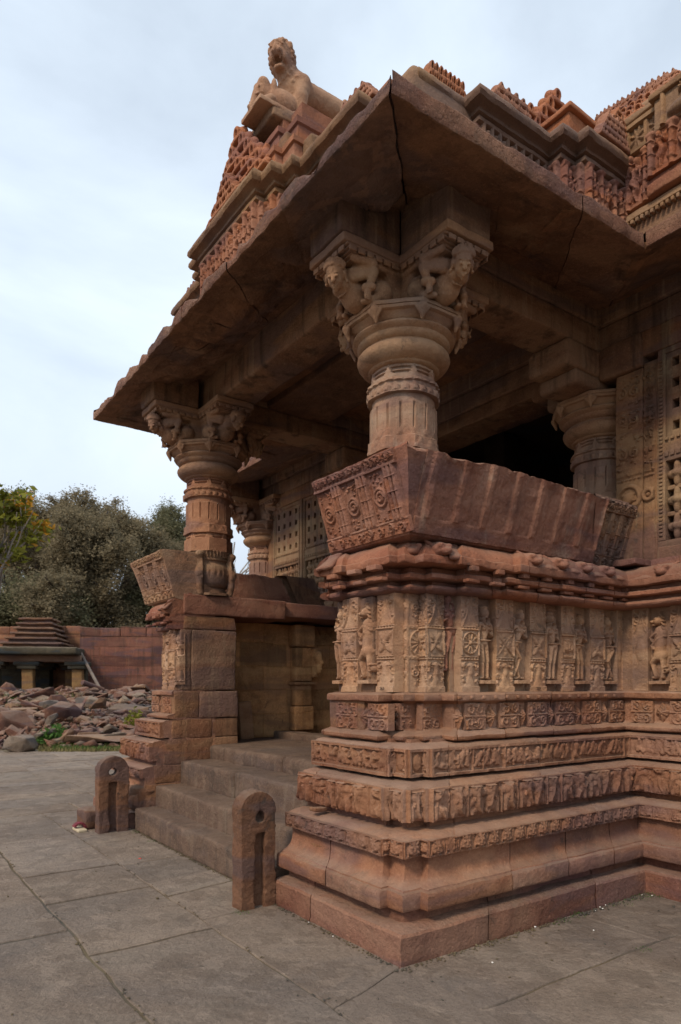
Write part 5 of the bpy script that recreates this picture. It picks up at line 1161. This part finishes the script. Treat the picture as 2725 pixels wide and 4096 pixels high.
# the lion, standing
s.cap((.08, 0, .41), (.62, 0, .44), .135, .118, .06); s.ell((.04, 0, .42), (.15, .145, .17), .05); s.ell((.68, 0, .42), (.15, .135, .14), .05)
s.cap((-.02, 0, .46), (-.12, -.03, .57), .115, .10, .05)
hx, hy, hz = -.16, -.05, .61
Hm = Matrix.Translation((hx, hy, hz)) @ Matrix.Rotation(math.radians(38), 4, 'Z') @ Matrix.Rotation(math.radians(-16), 4, 'Y')
P = lambda x, y, z: tuple(Hm @ Vector((x, y, z)))
s.ell(P(.0, 0, .015), (.115, .108, .135), .03, Hm); s.ell(P(-.075, 0, -.005), (.05, .068, .036), .012, Hm); s.ell(P(-.045, 0, -.105), (.062, .062, .028), .012, Hm); s.ell(P(-.10, 0, -.058), (.055, .046, .032), .005, Hm, True)
for q in (-1, 1):
    s.ell(P(-.088, q * .045, .066), (.024, .030, .024), .005, Hm); s.cap(P(-.098, q * .012, .094), P(-.06, q * .085, .102), .018, .012, .006); s.ell(P(-.116, q * .030, .008), .027, .006); s.ell(P(-.062, q * .066, -.036), (.04, .03, .05), .012, Hm); s.cap(P(-.108, 0, .07), P(-.118, 0, .03), .016, .024, .006)
    s.ell(P(.02, q * .115, .085), (.028, .02, .038), .01, Hm); s.cap(P(-.112, q * .033, -.03), P(-.108, q * .033, -.068), .010, .004, .002); s.ell(P(-.10, q * .045, .066), .010, .003, None, True)
for k in range(-9, 10): a = k / 9 * 2.7; s.ell(P(.015, .122 * math.sin(a), .015 + .145 * math.cos(a)), .021, .005); s.ell(P(.055, .125 * math.sin(a), .0 + .145 * math.cos(a)), .024, .006)
for ring, (cx_, cz_, rr) in enumerate(((-.06, .50, .122), (-.01, .45, .145))):
    for k in range(14): a = k / 14 * 2 * math.pi; s.ell((cx_ - .055 * math.sin(a) * 0 + .07 * math.cos(a), rr * math.sin(a), cz_ + .09 * math.cos(a)), .017, .008)
for q in (-1, 1):
    s.cap((.06, q * .11, .42), (.03, q * .14, .24), .085, .062, .03); s.cap((.03, q * .14, .24), (.03, q * .14, .03), .058, .045, .02); s.ell((-.01, q * .14, .022), (.068, .05, .03), .015)
    for k in range(3): s.ell((-.07, q * .14 + (k - 1) * .027, .018), (.022, .014, .02), .005)
    s.ell((.66, q * .11, .36), (.12, .07, .15), .03); s.cap((.66, q * .14, .28), (.60, q * .15, .17), .06, .042, .02); s.cap((.60, q * .15, .17), (.70, q * .15, .03), .042, .035, .02); s.ell((.66, q * .15, .02), (.06, .045, .028), .015)
s.cap((.80, 0, .40), (.78, .0, .55), .03, .024, .02); s.cap((.78, 0, .55), (.66, 0, .60), .024, .032, .01)
s.box((-.47, -.2, -.05), (.85, .2, .004), .01, .02); s.rough(.003, 22)
lion = s.mesh().build('lion_statue', M['lion'], None, 60, (.92, 2.72, 7.03)); lion.scale = (.97, .95, .95)
tag(lion, 'carved sandstone lion with open jaws standing over a crouching elephant on top of the pediment', 'statue')

# ------------------------------------------------------------------ stairs, gate posts
st = empty('stone_stairs', (0, YC, 0)); tag(st, 'four worn grey stone steps leading up into the temple porch', 'stairs')
def step(x0, x1, y0, y1, z0, z1, b, sp=None):
    cuts = [y0] + (sp or []) + [y1]
    m = MB()
    for ya, yb in zip(cuts[:-1], cuts[1:]): box(m, x0, x1, ya + .003, yb - .003, z0, z1, b, .05, .012, 5)
    o = m.build('step', M['step'], st); o.location = (0, -YC, 0)
step(-.005, .42, 1.46, 4.585, -.02, .245, .03); step(.235, .72, 1.44, 4.60, .19, .475, .035); step(.535, 1.1, 1.46, 4.59, .44, .74, .03, [3.2]); step(.90, 2.15, 1.40, 4.605, .70, .90, .05, [2.9, 4.2])
m = MB(); box(m, 2.13, 2.4, .9, 5.2, .8, .985, .03, .08, .012); o = m.build('step', M['step'], st); o.location = (0, -YC, 0)
def bollard(x0, x1, y0, y1, h, hole, label, seed):
    e = Sdf((-.2, -.09, -.04), (.2, .09, h + .05), .009); w = (x1 - x0) / 2; th = (y1 - y0) / 2
    e.box((-w, -th, -.1), (w, th, h - w * .62), .014, .01)
    X = e.ax[0][:, None, None]; Y = e.ax[1][None, :, None]; Z = e.ax[2][None, None, :]
    zc = h - w; arch = np.maximum(np.maximum(np.abs(X) - w, np.hypot(X, (Z - zc) * np.where(Z > zc, 1.0, 0)) - w * .985), np.abs(Y) - th); arch = np.maximum(arch, -(Z + .1)) + .0
    e.f = np.minimum(e.f, arch); e.f = np.maximum(e.f, np.minimum(arch, 1))
    hole_d = np.hypot(X - hole[0], Z - hole[1]) - hole[2]; e.f = np.maximum(e.f, -(hole_d + 0 * Y))
    gl = np.maximum(np.maximum(np.abs(X - hole[0]) - .042, Z - (hole[1] - hole[2] - .075)), Y + th - .055); e.f = np.maximum(e.f, -gl)
    e.rough(.006, 9, seed); e.rough(.003, 30, seed + 2)
    o = e.mesh().build('gate_post', M['bollard'], None, 40, ((x0 + x1) / 2, (y0 + y1) / 2, 0)); tag(o, label, 'stone post', 'stone posts flanking the steps'); return o
bollard(-.325, -.04, 1.365, 1.51, .845, (.01, .655, .040), 'nearer red stone gate post with round hole and groove right of the steps', 3)
bollard(-.405, -.07, 4.55, 4.69, .835, (-.01, .665, .044), 'farther brown stone gate post with a round top at the left foot of the steps', 9)
# a stub of moulding broken away beside the far post
m = MB(); box(m, .02, .24, 4.62, 4.95, .18, .46, .06, .05, .02, 7); box(m, -.47, .1, 4.85, 5.2, 0, .21, .04, .05, .018, 7); m.build('broken_moulding', M['bollard'], T)
# leaning slab inside the porch
A = Matrix.Translation((1.72, 5.20, .895)) @ Matrix.Rotation(math.radians(-5), 4, 'Y')
m = MB(); box(m, -.10, .10, -.05, .05, 0, .50, .015, .07, .008, 9, A); tag(m.build('leaning_slab', M['tan2']), 'narrow brown stone slab leaning against the pier inside the porch', 'stone slab')
m = MB(); box(m, .10, .21, 1.06, 1.13, .705, .735, .01, .03, .006); tag(m.build('stone_chip', M['pier']), 'small loose chip of stone lying on the ledge above the lion frieze', 'stone chip')

# ------------------------------------------------------------------ small litter
def pebble(name, mat, x, y, z, r, label, cat, grp):
    bm = bmesh.new(); bmesh.ops.create_icosphere(bm, subdivisions=1, radius=r)
    for v in bm.verts: v.co *= random.uniform(.7, 1.2); v.co.z *= .6
    me = bpy.data.meshes.new(name); bm.to_mesh(me); bm.free(); me.materials.append(mat); o = bpy.data.objects.new(name, me); COL.objects.link(o); o.location = (x, y, z)
    return tag(o, label, cat, grp)
for k in range(11):
    t = random.random()
    x, y = (random.uniform(.9, 2.4), -.05 - abs(random.gauss(0, .05))) if k < 7 else ((-.06 - abs(random.gauss(0, .05)), random.uniform(.05, 1.3)) if k < 9 else (random.uniform(-.4, 1.6), random.uniform(-.9, -.2)))
    pebble('feather_tuft', M['white'], x, y, .005, random.uniform(.004, .009), 'tiny white tuft of down lying on the paving by the temple base', 'litter', 'white tufts on the paving')
def weed(x, y, z, n, r, h, mat, label, name='weed', grp=None, cat='plant'):
    m = MB()
    for k in range(n):
        a = random.uniform(0, 6.28); q = r * math.sqrt(random.random()); p = np.array([x + q * math.cos(a), y + q * math.sin(a), z + h * random.random() ** 1.2 * (1 - .6 * q / r)]); s_ = random.uniform(.25, .6) * min(r, h) * .5
        u = rng.normal(size=3); u /= np.linalg.norm(u); v = np.cross(u, rng.normal(size=3)); v /= np.linalg.norm(v)
        m.add([p - u * s_, p + v * s_ * .45, p + u * s_, p - v * s_ * .45], [(0, 1, 2, 3)])
    o = m.build(name, mat, None, 0); return tag(o, label, cat, grp)
for x, y, r in ((1.35, -.05, .10), (1.55, -.06, .07), (2.05, -.06, .13), (2.28, -.08, .10), (2.42, -.12, .08)):
    weed(x, y, 0, 90, r, .025, M['weed'], 'low green weeds growing in the joint at the foot of the temple base', grp='weeds along the base')
weed(-.33, 1.36, 0, 110, .07, .02, M['weed'], 'low green weeds at the foot of the nearer gate post'); weed(-.05, 3.9, 0, 70, .06, .02, M['weed'], 'low green weeds in the joint below the first step', grp='weeds below the step'); weed(-.05, 4.42, 0, 70, .06, .02, M['weed'], 'low green weeds in the joint below the first step', grp='weeds below the step')
weed(1.35, -.68, 0, 50, .05, .02, M['weed'], 'small green weed in the paving joint right of the corner')
e = empty('sandal', (-.52, 4.86, 0)); tag(e, 'dark red sandal with a pale sole lying behind the farther gate post', 'sandal')
m = MB(); box(m, -.05, .05, -.12, .12, 0, .03, .015, .03, .003); o = m.build('sole', M['sole'], e)
m = MB(); 
for q in np.linspace(0, math.pi, 9)[:-1]:
    box(m, .055 * math.cos(q) - .014, .055 * math.cos(q) + .014, -.02, .07, .03 + .05 * math.sin(q) - .006, .04 + .05 * math.sin(q), .004, .03, .002)
m.build('strap', M['shoe'], e)
m = MB(); box(m, -.008, .008, -.012, .012, 0, .006, .003, .02, .003, 30, TM((-.40, 3.25, 0), .6)); tag(m.build('wrapper', M['paper']), 'scrap of red wrapper lying on the paving before the steps', 'litter')

# ------------------------------------------------------------------ behind: rubble mound, shrine, boundary wall, trees
def rx(px, f): return (px - 784) / 1581 * f
def mound_h(f, r=0): return 1.30 * np.clip((f - 17.6) / 8.5, 0, 1) ** .8
mb = MB(); ff = np.linspace(16.9, 60, 60); rr = np.linspace(-45, 30, 60)
V = np.array([[fr(a, b, 0) for b in rr] for a in ff]); h = np.array([[mound_h(a, b) for b in rr] for a in ff]); V[..., 2] = h + .12 * vnoise(V, .8, 3) * np.clip(h, 0, 1) - .03
mb.add(V.reshape(-1, 3), gridfaces(len(ff), len(rr))[:, ::-1]); tag(mb.build('rubble_ground', M['earth'], smooth=60), kind='structure')
def rock_mesh(kind, seed, mat):
    r_ = random.Random(seed); bm = bmesh.new()
    d = dict(slab=(1, .62, .16), block=(.62, .5, .36), chunk=(.55, .48, .42), wedge=(.8, .45, .28))[kind]
    for k in range(24):
        v = Vector([r_.uniform(-1, 1) for _ in range(3)]); mx_ = max(abs(c) for c in v); v = v / mx_ * r_.uniform(.82, 1.0) if kind != 'wedge' else v / mx_ * r_.uniform(.55, 1.0)
        bm.verts.new((v.x * d[0] / 2, v.y * d[1] / 2, v.z * d[2] / 2))
    res = bmesh.ops.convex_hull(bm, input=bm.verts); bmesh.ops.delete(bm, geom=[v for v in bm.verts if not v.link_faces], context='VERTS')
    bmesh.ops.bevel(bm, geom=list(bm.edges), offset=.012, segments=1, affect='EDGES')
    me = bpy.data.meshes.new('rubble_stone'); bm.to_mesh(me); bm.free(); me.materials.append(mat); return me
RK = [(k, c, rock_mesh(k, 100 + 7 * i, M[c])) for i, (k, c) in enumerate([(k, c) for k in ('slab', 'block', 'chunk', 'wedge', 'slab', 'slab') for c in ('rock_a', 'rock_b', 'rock_c', 'rock_a')])]
TONE = {'rock_a': 'reddish', 'rock_b': 'greyish', 'rock_c': 'tan'}
KIND = {'slab': 'flat broken stone slab', 'block': 'squared broken stone block', 'chunk': 'rounded chunk of stone', 'wedge': 'wedge shaped piece of stone'}
nr = 0
while nr < 282:
    f = 17.9 + 10.5 * random.random() ** 1.15; px_ = random.uniform(-30, 440); r = rx(px_, f)
    k, c, me = RK[random.randrange(len(RK))]
    sc_ = random.choice([.35, .42, .5, .6, .7, .85, 1.05]) * random.uniform(.8, 1.1) * (1.0 if f < 20 else 1.1); 
    if px_ > 330 and f > 24: continue
    o = bpy.data.objects.new('rubble_stone', me); COL.objects.link(o); p = fr(f, r, 0); o.location = (p[0], p[1], mound_h(f) + .04 * sc_ + random.uniform(-.04, .12))
    o.rotation_euler = (random.gauss(0, .38), random.gauss(0, .38), random.uniform(0, 6.28)); o.scale = (sc_, sc_ * random.uniform(.8, 1.2), sc_ * random.uniform(.8, 1.2))
    tag(o, f'{TONE[c]} {KIND[k]} lying in the rubble heap before the boundary wall', 'rubble stone', f'{TONE[c]} {KIND[k]}s in the rubble heap'); nr += 1
def big_rock(px_, f, sx, sy, sz, rz, mat, label, z=None, kind='block', seed=1, rx_=0, ry_=0):
    me = rock_mesh(kind, seed, M[mat]); o = bpy.data.objects.new('rubble_stone', me); COL.objects.link(o); p = fr(f, rx(px_, f), 0); o.location = (p[0], p[1], (mound_h(f) + sz * .3) if z is None else z)
    d = dict(slab=(1, .62, .16), block=(.62, .5, .36), chunk=(.55, .48, .42), wedge=(.8, .45, .28))[kind]; o.scale = (sx / d[0], sy / d[1], sz / d[2]); o.rotation_euler = (rx_, ry_, rz); tag(o, label, 'rubble stone')
A0 = math.atan2(RW[1], RW[0])
big_rock(48, 16.9, .75, .6, .42, A0, 'rock_b', 'large grey brown block at the front left edge of the rubble beside the paving', .18, 'block', 5)
big_rock(40, 19.2, 1.3, .7, .75, A0 + .2, 'rock_a', 'large orange red block tilted at the left of the rubble heap', None, 'block', 8, .2, .1)
big_rock(235, 17.9, 1.9, .6, .22, A0 + .1, 'rock_c', 'long tan slab lying along the front of the rubble by the grass', .25, 'slab', 12)
big_rock(205, 18.1, .6, .5, .42, A0 + .4, 'rock_c', 'tan block with a dark side at the left end of the long slab', .2, 'block', 14)
big_rock(150, 20.5, 1.0, .7, .7, A0 - .3, 'rock_a', 'big dark red wedge standing up in the middle of the rubble', None, 'wedge', 21, .3, .2)
big_rock(218, 22.5, .55, .5, .5, A0, 'rock_b', 'pale bluish grey block on top of the rubble near the leaning pole', None, 'block', 25, .3, .3)
big_rock(300, 21.5, 1.5, .6, .5, A0 + .1, 'rock_c', 'long rounded tan stone beside the far end of the temple base', None, 'chunk', 28)
# boundary wall: an orange stretch on the left, a dark red stretch nearer the temple
def wall_run(name, f0, p0, f1, p1, z1a, z1b, mat, label):
    a = fr(f0, rx(p0, f0), 0); b = fr(f1, rx(p1, f1), 0); d = b - a; Lg = np.linalg.norm(d[:2]); A = Matrix.Translation((a[0], a[1], 0)) @ Matrix.Rotation(math.atan2(d[1], d[0]), 4, 'Z')
    root = empty(name, (0, 0, 0)); tag(root, label, 'wall'); m = MB(); box(m, 0, Lg, 0, .8, 0, z1a - .42, .03, .5, .02, 2, A); m.build('wall_face', M[mat], root)
    x = 0
    m = MB()
    while x < Lg:
        l = random.uniform(.7, 2.0); xe = min(Lg, x + l); z1 = z1a + (z1b - z1a) * x / Lg + random.uniform(-.05, .04); box(m, x + .01, xe - .01, random.uniform(-.02, .03), .8, z1a - .415, z1, .03, .2, .02, 2, A); x = xe
    m.build('coping', M[mat.replace('wall2', 'wall2')], root)
wall_run('boundary_wall', 31, -260, 31, 186, 4.36, 4.32, 'wall2', 'old orange brown coursed stone boundary wall behind the small shrine')
wall_run('boundary_wall', 29.6, 184, 31.5, 700, 4.18, 4.2, 'wall', 'dark red coursed stone boundary wall between the shrine and the temple')
# the little shrine with its stepped pyramid roof
sf = 28.5; base = fr(sf, rx(86, sf), 0); A = Matrix.Translation((base[0], base[1], 0)) @ Matrix.Rotation(A0 + .16, 4, 'Z')
sh = empty('small_shrine', (0, 0, 0)); tag(sh, 'small ruined stone shrine with a stepped pyramid roof in front of the boundary wall', 'shrine')
zb = 1.3
m = MB(); box(m, -2.6, 1.9, 0, 3.2, zb - .6, zb + .06, .03, .3, .01, 3, A); m.build('platform', M['shrine'], sh)
def pil(x, y, w, mat):
    m = MB(); box(m, x - w / 2, x + w / 2, y - .22, y + .22, zb, zb + 1.02, .03, .2, .012, 4, A); m.build('pillar', M[mat], sh)
    m = MB(); box(m, x - w * .85, x + w * .85, y - .36, y + .36, zb + 1.02, zb + 1.16, .03, .2, .012, 4, A); box(m, x - w * 1.15, x + w * 1.15, y - .4, y + .4, zb + 1.16, zb + 1.32, .05, .2, .012, 4, A); m.build('pillar_bracket', M['black'], sh)
pil(-.42, .3, .44, 'ochre'); pil(1.55, .3, .42, 'ochre'); pil(-1.75, .3, .4, 'black'); pil(.95, 1.6, .34, 'ochre'); pil(-.2, 2.2, .4, 'black')
m = MB(); box(m, -2.6, .02, 2.3, 2.6, zb, zb + 1.3, .03, .3, .01, 3, A); box(m, .62, 1.8, 2.3, 2.6, zb, zb + 1.3, .03, .3, .01, 3, A); box(m, 1.75, 1.85, .5, 2.5, zb, zb + 1.3, .03, .3, .01, 3, A); m.build('back_wall', M['black'], sh)
m = MB(); box(m, -.1, .7, 2.7, 2.9, zb, zb + 1.3, .02, .3, 0, 3, A); m.build('doorway_shade', M['dark'], sh)  # near-black block behind the opening stands in for the shade inside
m = MB(); box(m, -2.7, 1.75, .0, 3.0, zb + 1.32, zb + 1.60, .03, .25, .02, 3, A); m.build('lintel', M['shrine'], sh)
m = MB(); box(m, -3.2, 1.70, -.55, 3.4, zb + 1.60, zb + 1.92, .15, .2, .03, 2.5, A); m.build('roof_eave', M['black'], sh)
z = zb + 1.92
for k, (xa, xb) in enumerate(((-1.55, .95), (-1.35, .74), (-1.15, .66), (-1.08, .55), (-1.0, .46), (-.92, .42))):
    hgt = .215; m = MB(); box(m, xa + .14, xb - .14, .2 + .12 * k, 2.8 - .12 * k, z, z + hgt - .08, .02, .2, .02, 3, A); m.build('roof_course', M['shrine'], sh)
    m = MB(); box(m, xa, xb, .05 + .12 * k, 2.95 - .12 * k, z + hgt - .08, z + hgt, .03, .15, .025, 3, A); m.build('roof_slab', M['shrine'], sh); z += hgt
def rod(p0, p1, r0, r1, mat, name, parent=None, n=8):
    p0, p1 = Vector(p0), Vector(p1); d = p1 - p0; q = d.to_track_quat('Z', 'Y').to_matrix().to_4x4(); t = np.arange(n) / n * 2 * math.pi; m = MB()
    V = [[(Matrix.Translation(p0) @ q @ Vector((rr_ * math.cos(a), rr_ * math.sin(a), zz)))[:] for zz, rr_ in ((0, r0), (d.length, r1))] for a in t]
    m.add(np.array(V).reshape(-1, 3), [gridfaces(n, 2, True), np.arange(n)[::-1] * 2, np.arange(n) * 2 + 1]); return m
m = rod(fr(27.6, rx(238, 27.6), 1.25), fr(29.2, rx(184, 29.2), 3.1), .07, .06, None, ''); o = m.build('leaning_pole', M['wood'], None, 60); tag(o, 'long grey wooden pole leaning against the boundary wall beside the shrine', 'pole')
m = rod(fr(25.6, rx(190, 25.6), 1.75), fr(26.4, rx(238, 26.4), 1.45), .10, .10, None, ''); o = m.build('stone_beam', M['rock_a'], None, 60); tag(o, 'fallen reddish stone beam sticking out at the top of the rubble heap', 'stone beam')

def scatter(name, mat, n, place, r0, r1, flat_=.5):
    m = MB(); oc = np.array([(1, 0, 0), (0, 1, 0), (-1, 0, 0), (0, -1, 0), (.3, .2, 1), (-.2, .1, -1)]); F = [(0, 1, 4), (1, 2, 4), (2, 3, 4), (3, 0, 4), (1, 0, 5), (2, 1, 5), (3, 2, 5), (0, 3, 5)]
    for k in range(n):
        p = place(); r = random.uniform(r0, r1); V = oc * r * rng.uniform(.6, 1.3, (6, 3)); V[:, 2] *= flat_; q = TM((0, 0, 0), random.uniform(0, 6.28), random.gauss(0, .4), random.gauss(0, .4)); m.add(V @ np.array(q)[:3, :3].T + p, [np.array(F)])
    return tag(m.build(name, mat, None, 0), kind='stuff')
def pl_chip():
    f = 17.5 + 11 * random.random(); p = fr(f, rx(random.uniform(-30, 440), f), 0); p[2] = mound_h(f) + random.uniform(-.02, .10); return p
scatter('rubble_chips', M['rock_a'], 1500, pl_chip, .06, .20); scatter('rubble_chips', M['rock_b'], 700, pl_chip, .05, .18)
def pl_grit():
    a = random.random()
    if a < .35: return np.array([-.012 - abs(random.gauss(0, .018)), random.uniform(1.5, 4.6), .004])
    if a < .55: return np.array([random.uniform(-.1, 2.45), -.05 - abs(random.gauss(0, .03)), .004])
    if a < .65: return np.array([-.05 - abs(random.gauss(0, .02)), random.uniform(0, 1.4), .004])
    if a < .85: return np.array([random.choice([-.62, -1.42, -2.35]) + random.gauss(0, .012), random.uniform(-2.4, 6), .003])
    return np.array([random.uniform(-3, 2.4), random.uniform(-2.4, -.05) if random.random() < .6 else random.uniform(0, 6), .003]) if True else None
scatter('grit', M['dirt'], 1500, lambda: (lambda p: p if p[0] < 0 or p[1] < -.04 else np.array([-.7, 2., .003]))(pl_grit()), .004, .012)
# grass at the edge of the paving, and weeds in the rubble
def grass(name, mat, n, rect, hh, label=None):
    m = MB(); P = []
    for k in range(n):
        f = random.uniform(*rect[0]); p = fr(f, rx(random.uniform(*rect[1]), f), 0); z0 = mound_h(f) - .02; a = random.uniform(0, 6.28); l = hh * random.uniform(.5, 1.2); w = .018
        d = np.array([math.cos(a), math.sin(a), 0]); t = np.array([-d[1], d[0], 0]); b = np.array([p[0], p[1], z0])
        m.add([b - d * w, b + d * w, b + t * l * .5 + np.array([0, 0, l])], [(0, 1, 2)])
    return tag(m.build(name, mat, None, 0), kind='stuff')
grass('grass', M['weed'], 1600, ((17.0, 18.1), (118, 290)), .13); grass('dry_grass', M['straw'], 2400, ((16.8, 17.9), (90, 300)), .11); grass('grass', M['weed'], 500, ((22.5, 25.5), (10, 130)), .2); grass('dry_grass', M['straw'], 300, ((23.5, 25.5), (90, 190)), .25)
p = fr(18.2, rx(125, 18.2)); weed(p[0], p[1], .12, 320, .42, .55, M['weed'], 'bushy bright green weed growing at the front of the rubble', 'weed_bush', cat='bush')
p = fr(18.0, rx(95, 18.0)); weed(p[0], p[1], .10, 140, .35, .25, M['weed'], 'low green weed patch just left of the bushy weed in the rubble', 'weed_bush', cat='bush')
p = fr(19.2, rx(312, 19.2)); weed(p[0], p[1], .35, 260, .34, .75, M['leaf_c'], 'yellow green weed growing beside the far end of the temple base', 'weed_bush', cat='bush')

# trees: limbs grown by splitting, leaves scattered in clumps round the twigs
def tree(name, f, px_, H, R, seed, leaf, n_leaf, lsz, label, group=None, z0=0., trunk_r=.28, flat_=.75, clump=1.0, bare=False, bark='bark', low=.22, mixleaf=None, lean=0.):
    r_ = random.Random(seed); g_ = np.random.default_rng(seed); base = Vector(fr(f, rx(px_, f), z0)); root = empty(name, base); tag(root, label, 'tree', group)
    m = MB(); tips = []
    def limb(p, d, l, r, depth):
        p1 = p; n = 3
        for k in range(n):
            d = (d + Vector((r_.gauss(0, .16), r_.gauss(0, .16), r_.gauss(.03, .10)))).normalized(); q = p1 + d * (l / n); ra, rb = r * (1 - .35 * k / n), r * (1 - .35 * (k + 1) / n)
            mm = rod(p1, q, ra, rb, None, '', n=6 if r > .05 else 4); m.V += mm.V; m.F += [x + m.n for x in mm.F]; m.n += mm.n; p1 = q
            if depth >= 3 or (depth == 2 and k > 0): tips.append(np.array(p1))
        if depth < 4:
            for k in range(r_.choice([2, 3, 3]) if depth else 4):
                a = r_.uniform(0, 6.28); sp = r_.uniform(.5, 1.0); nd = (d + Vector((math.cos(a) * sp, math.sin(a) * sp, r_.uniform(-.25, .35)))).normalized(); nd = Vector((nd.x * R / H * 2.1, nd.y * R / H * 2.1, nd.z)).normalized()
                limb(p1, nd, l * r_.uniform(.62, .85), r * .6, depth + 1)
    limb(Vector((0, 0, 0)), Vector((lean, 0, 1)).normalized(), H * low, trunk_r, 0)
    tp = np.array(tips); ext = np.abs(tp[:, :2]).max(); top = tp[:, 2].max(); s_ = np.array([R / ext, R / ext, H / top]); m.V = [v * s_ for v in m.V]; tp = tp * s_
    m.build('trunk', M[bark], root, 60)
    if bare: return root
    nt_ = max(1, n_leaf // 26); ci = g_.integers(0, len(tp), nt_); td = g_.normal(size=(nt_, 3)); td /= np.linalg.norm(td, axis=1)[:, None]; td[:, 2] = td[:, 2] * flat_ - .12
    tl_ = clump * g_.uniform(.5, 1.25, nt_) * (g_.uniform(.45, 1.1, len(tp)) ** 1.2)[ci]
    k_ = g_.integers(0, nt_, n_leaf); t_ = g_.random(n_leaf) ** .75
    C = tp[ci][k_] + td[k_] * (tl_[k_] * t_)[:, None] + g_.normal(size=(n_leaf, 3)) * (.055 + .11 * clump * t_)[:, None] - np.array([0, 0, .16]) * (t_ ** 2 * tl_[k_])[:, None]; C[:, 2] = np.maximum(C[:, 2], .6)
    u = g_.normal(size=(n_leaf, 3)); u[:, 2] *= .5; u /= np.linalg.norm(u, axis=1)[:, None]; v = np.cross(u, g_.normal(size=(n_leaf, 3))); v /= np.linalg.norm(v, axis=1)[:, None]; sz = (lsz * g_.uniform(.6, 1.3, n_leaf))[:, None]
    V = np.stack([C - u * sz, C + v * sz * .42, C + u * sz, C - v * sz * .42], 1).reshape(-1, 3); F = np.arange(n_leaf * 4).reshape(-1, 4)
    if mixleaf:
        pick = (vnoise(C, .9, seed) + g_.normal(size=n_leaf) * .25) > mixleaf[1]
        for nm, sel, mt in (('crown', ~pick, leaf), ('crown', pick, mixleaf[0])):
            q = MB(); q.add(V.reshape(-1, 4, 3)[sel].reshape(-1, 3), np.arange(sel.sum() * 4).reshape(-1, 4)); q.build(nm, M[mt], root, 0)
    else: q = MB(); q.add(V, F); q.build('crown', M[leaf], root, 0)
    return root
GR = None
tree('feathery_tree', 47, 130, 15.6, 5.6, 3, 'leaf_a', 90000, .09, 'largest dense brown green tree with a broad round crown above the shrine', trunk_r=.4, clump=1.5, low=.17)
tree('feathery_tree', 44, 265, 13.0, 4.6, 5, 'leaf_a', 70000, .09, 'brown green feathery tree behind the dark red wall, left of the far column', trunk_r=.33, clump=1.4, low=.16)
tree('feathery_tree', 52, 385, 16.0, 4.2, 9, 'leaf_b', 46000, .09, 'taller greener airy tree partly hidden by the far column', trunk_r=.3, clump=1.3, low=.22)
tree('feathery_tree', 58, 15, 19.0, 5.5, 14, 'leaf_b', 56000, .10, 'tall dull green tree far back at the left edge behind the orange leaves', trunk_r=.35, clump=1.6, low=.2)
tree('feathery_tree', 40, 200, 8.2, 4.6, 21, 'leaf_a', 52000, .085, 'low spreading brown bushy tree just behind the boundary wall', trunk_r=.2, clump=1.4, low=.12)
tree('feathery_tree', 41, 60, 8.0, 4.6, 23, 'leaf_b', 50000, .085, 'low dark green bushy tree behind the wall and the shrine roof', trunk_r=.2, clump=1.4, low=.12)
tree('feathery_tree', 43, 335, 8.8, 4.0, 27, 'leaf_b', 44000, .085, 'low dark green bushy tree behind the wall close to the temple', trunk_r=.2, clump=1.4, low=.12)
tree('feathery_tree', 49, 55, 14.6, 5.0, 52, 'leaf_a', 60000, .095, 'brown green feathery tree filling the gap between the orange tree and the largest tree', trunk_r=.35, clump=1.6, low=.16)
tree('feathery_tree', 46, 330, 11.6, 4.2, 57, 'leaf_a', 46000, .09, 'brown feathery tree between the broad tree and the airy tree near the far column', trunk_r=.3, clump=1.5, low=.15)
tree('orange_leaf_tree', 18, -75, 6.7, 1.75, 31, 'leaf_c', 2600, .115, 'tree with green and orange broad leaves at the left edge', trunk_r=.16, clump=.55, low=.34, mixleaf=('leaf_d', .34), bark='palebark', z0=.3)
tree('bare_tree', 26, 560, 7.4, 2.6, 41, None, 0, 0, 'leafless pale branched tree seen through the gap behind the far column', trunk_r=.16, bare=True, bark='palebark', low=.3)
tree('bare_tree', 34, 590, 7.2, 3.0, 43, 'leaf_a', 3500, .12, 'thin leafed low tree behind the pale leafless tree', trunk_r=.16, clump=1.0, low=.2)
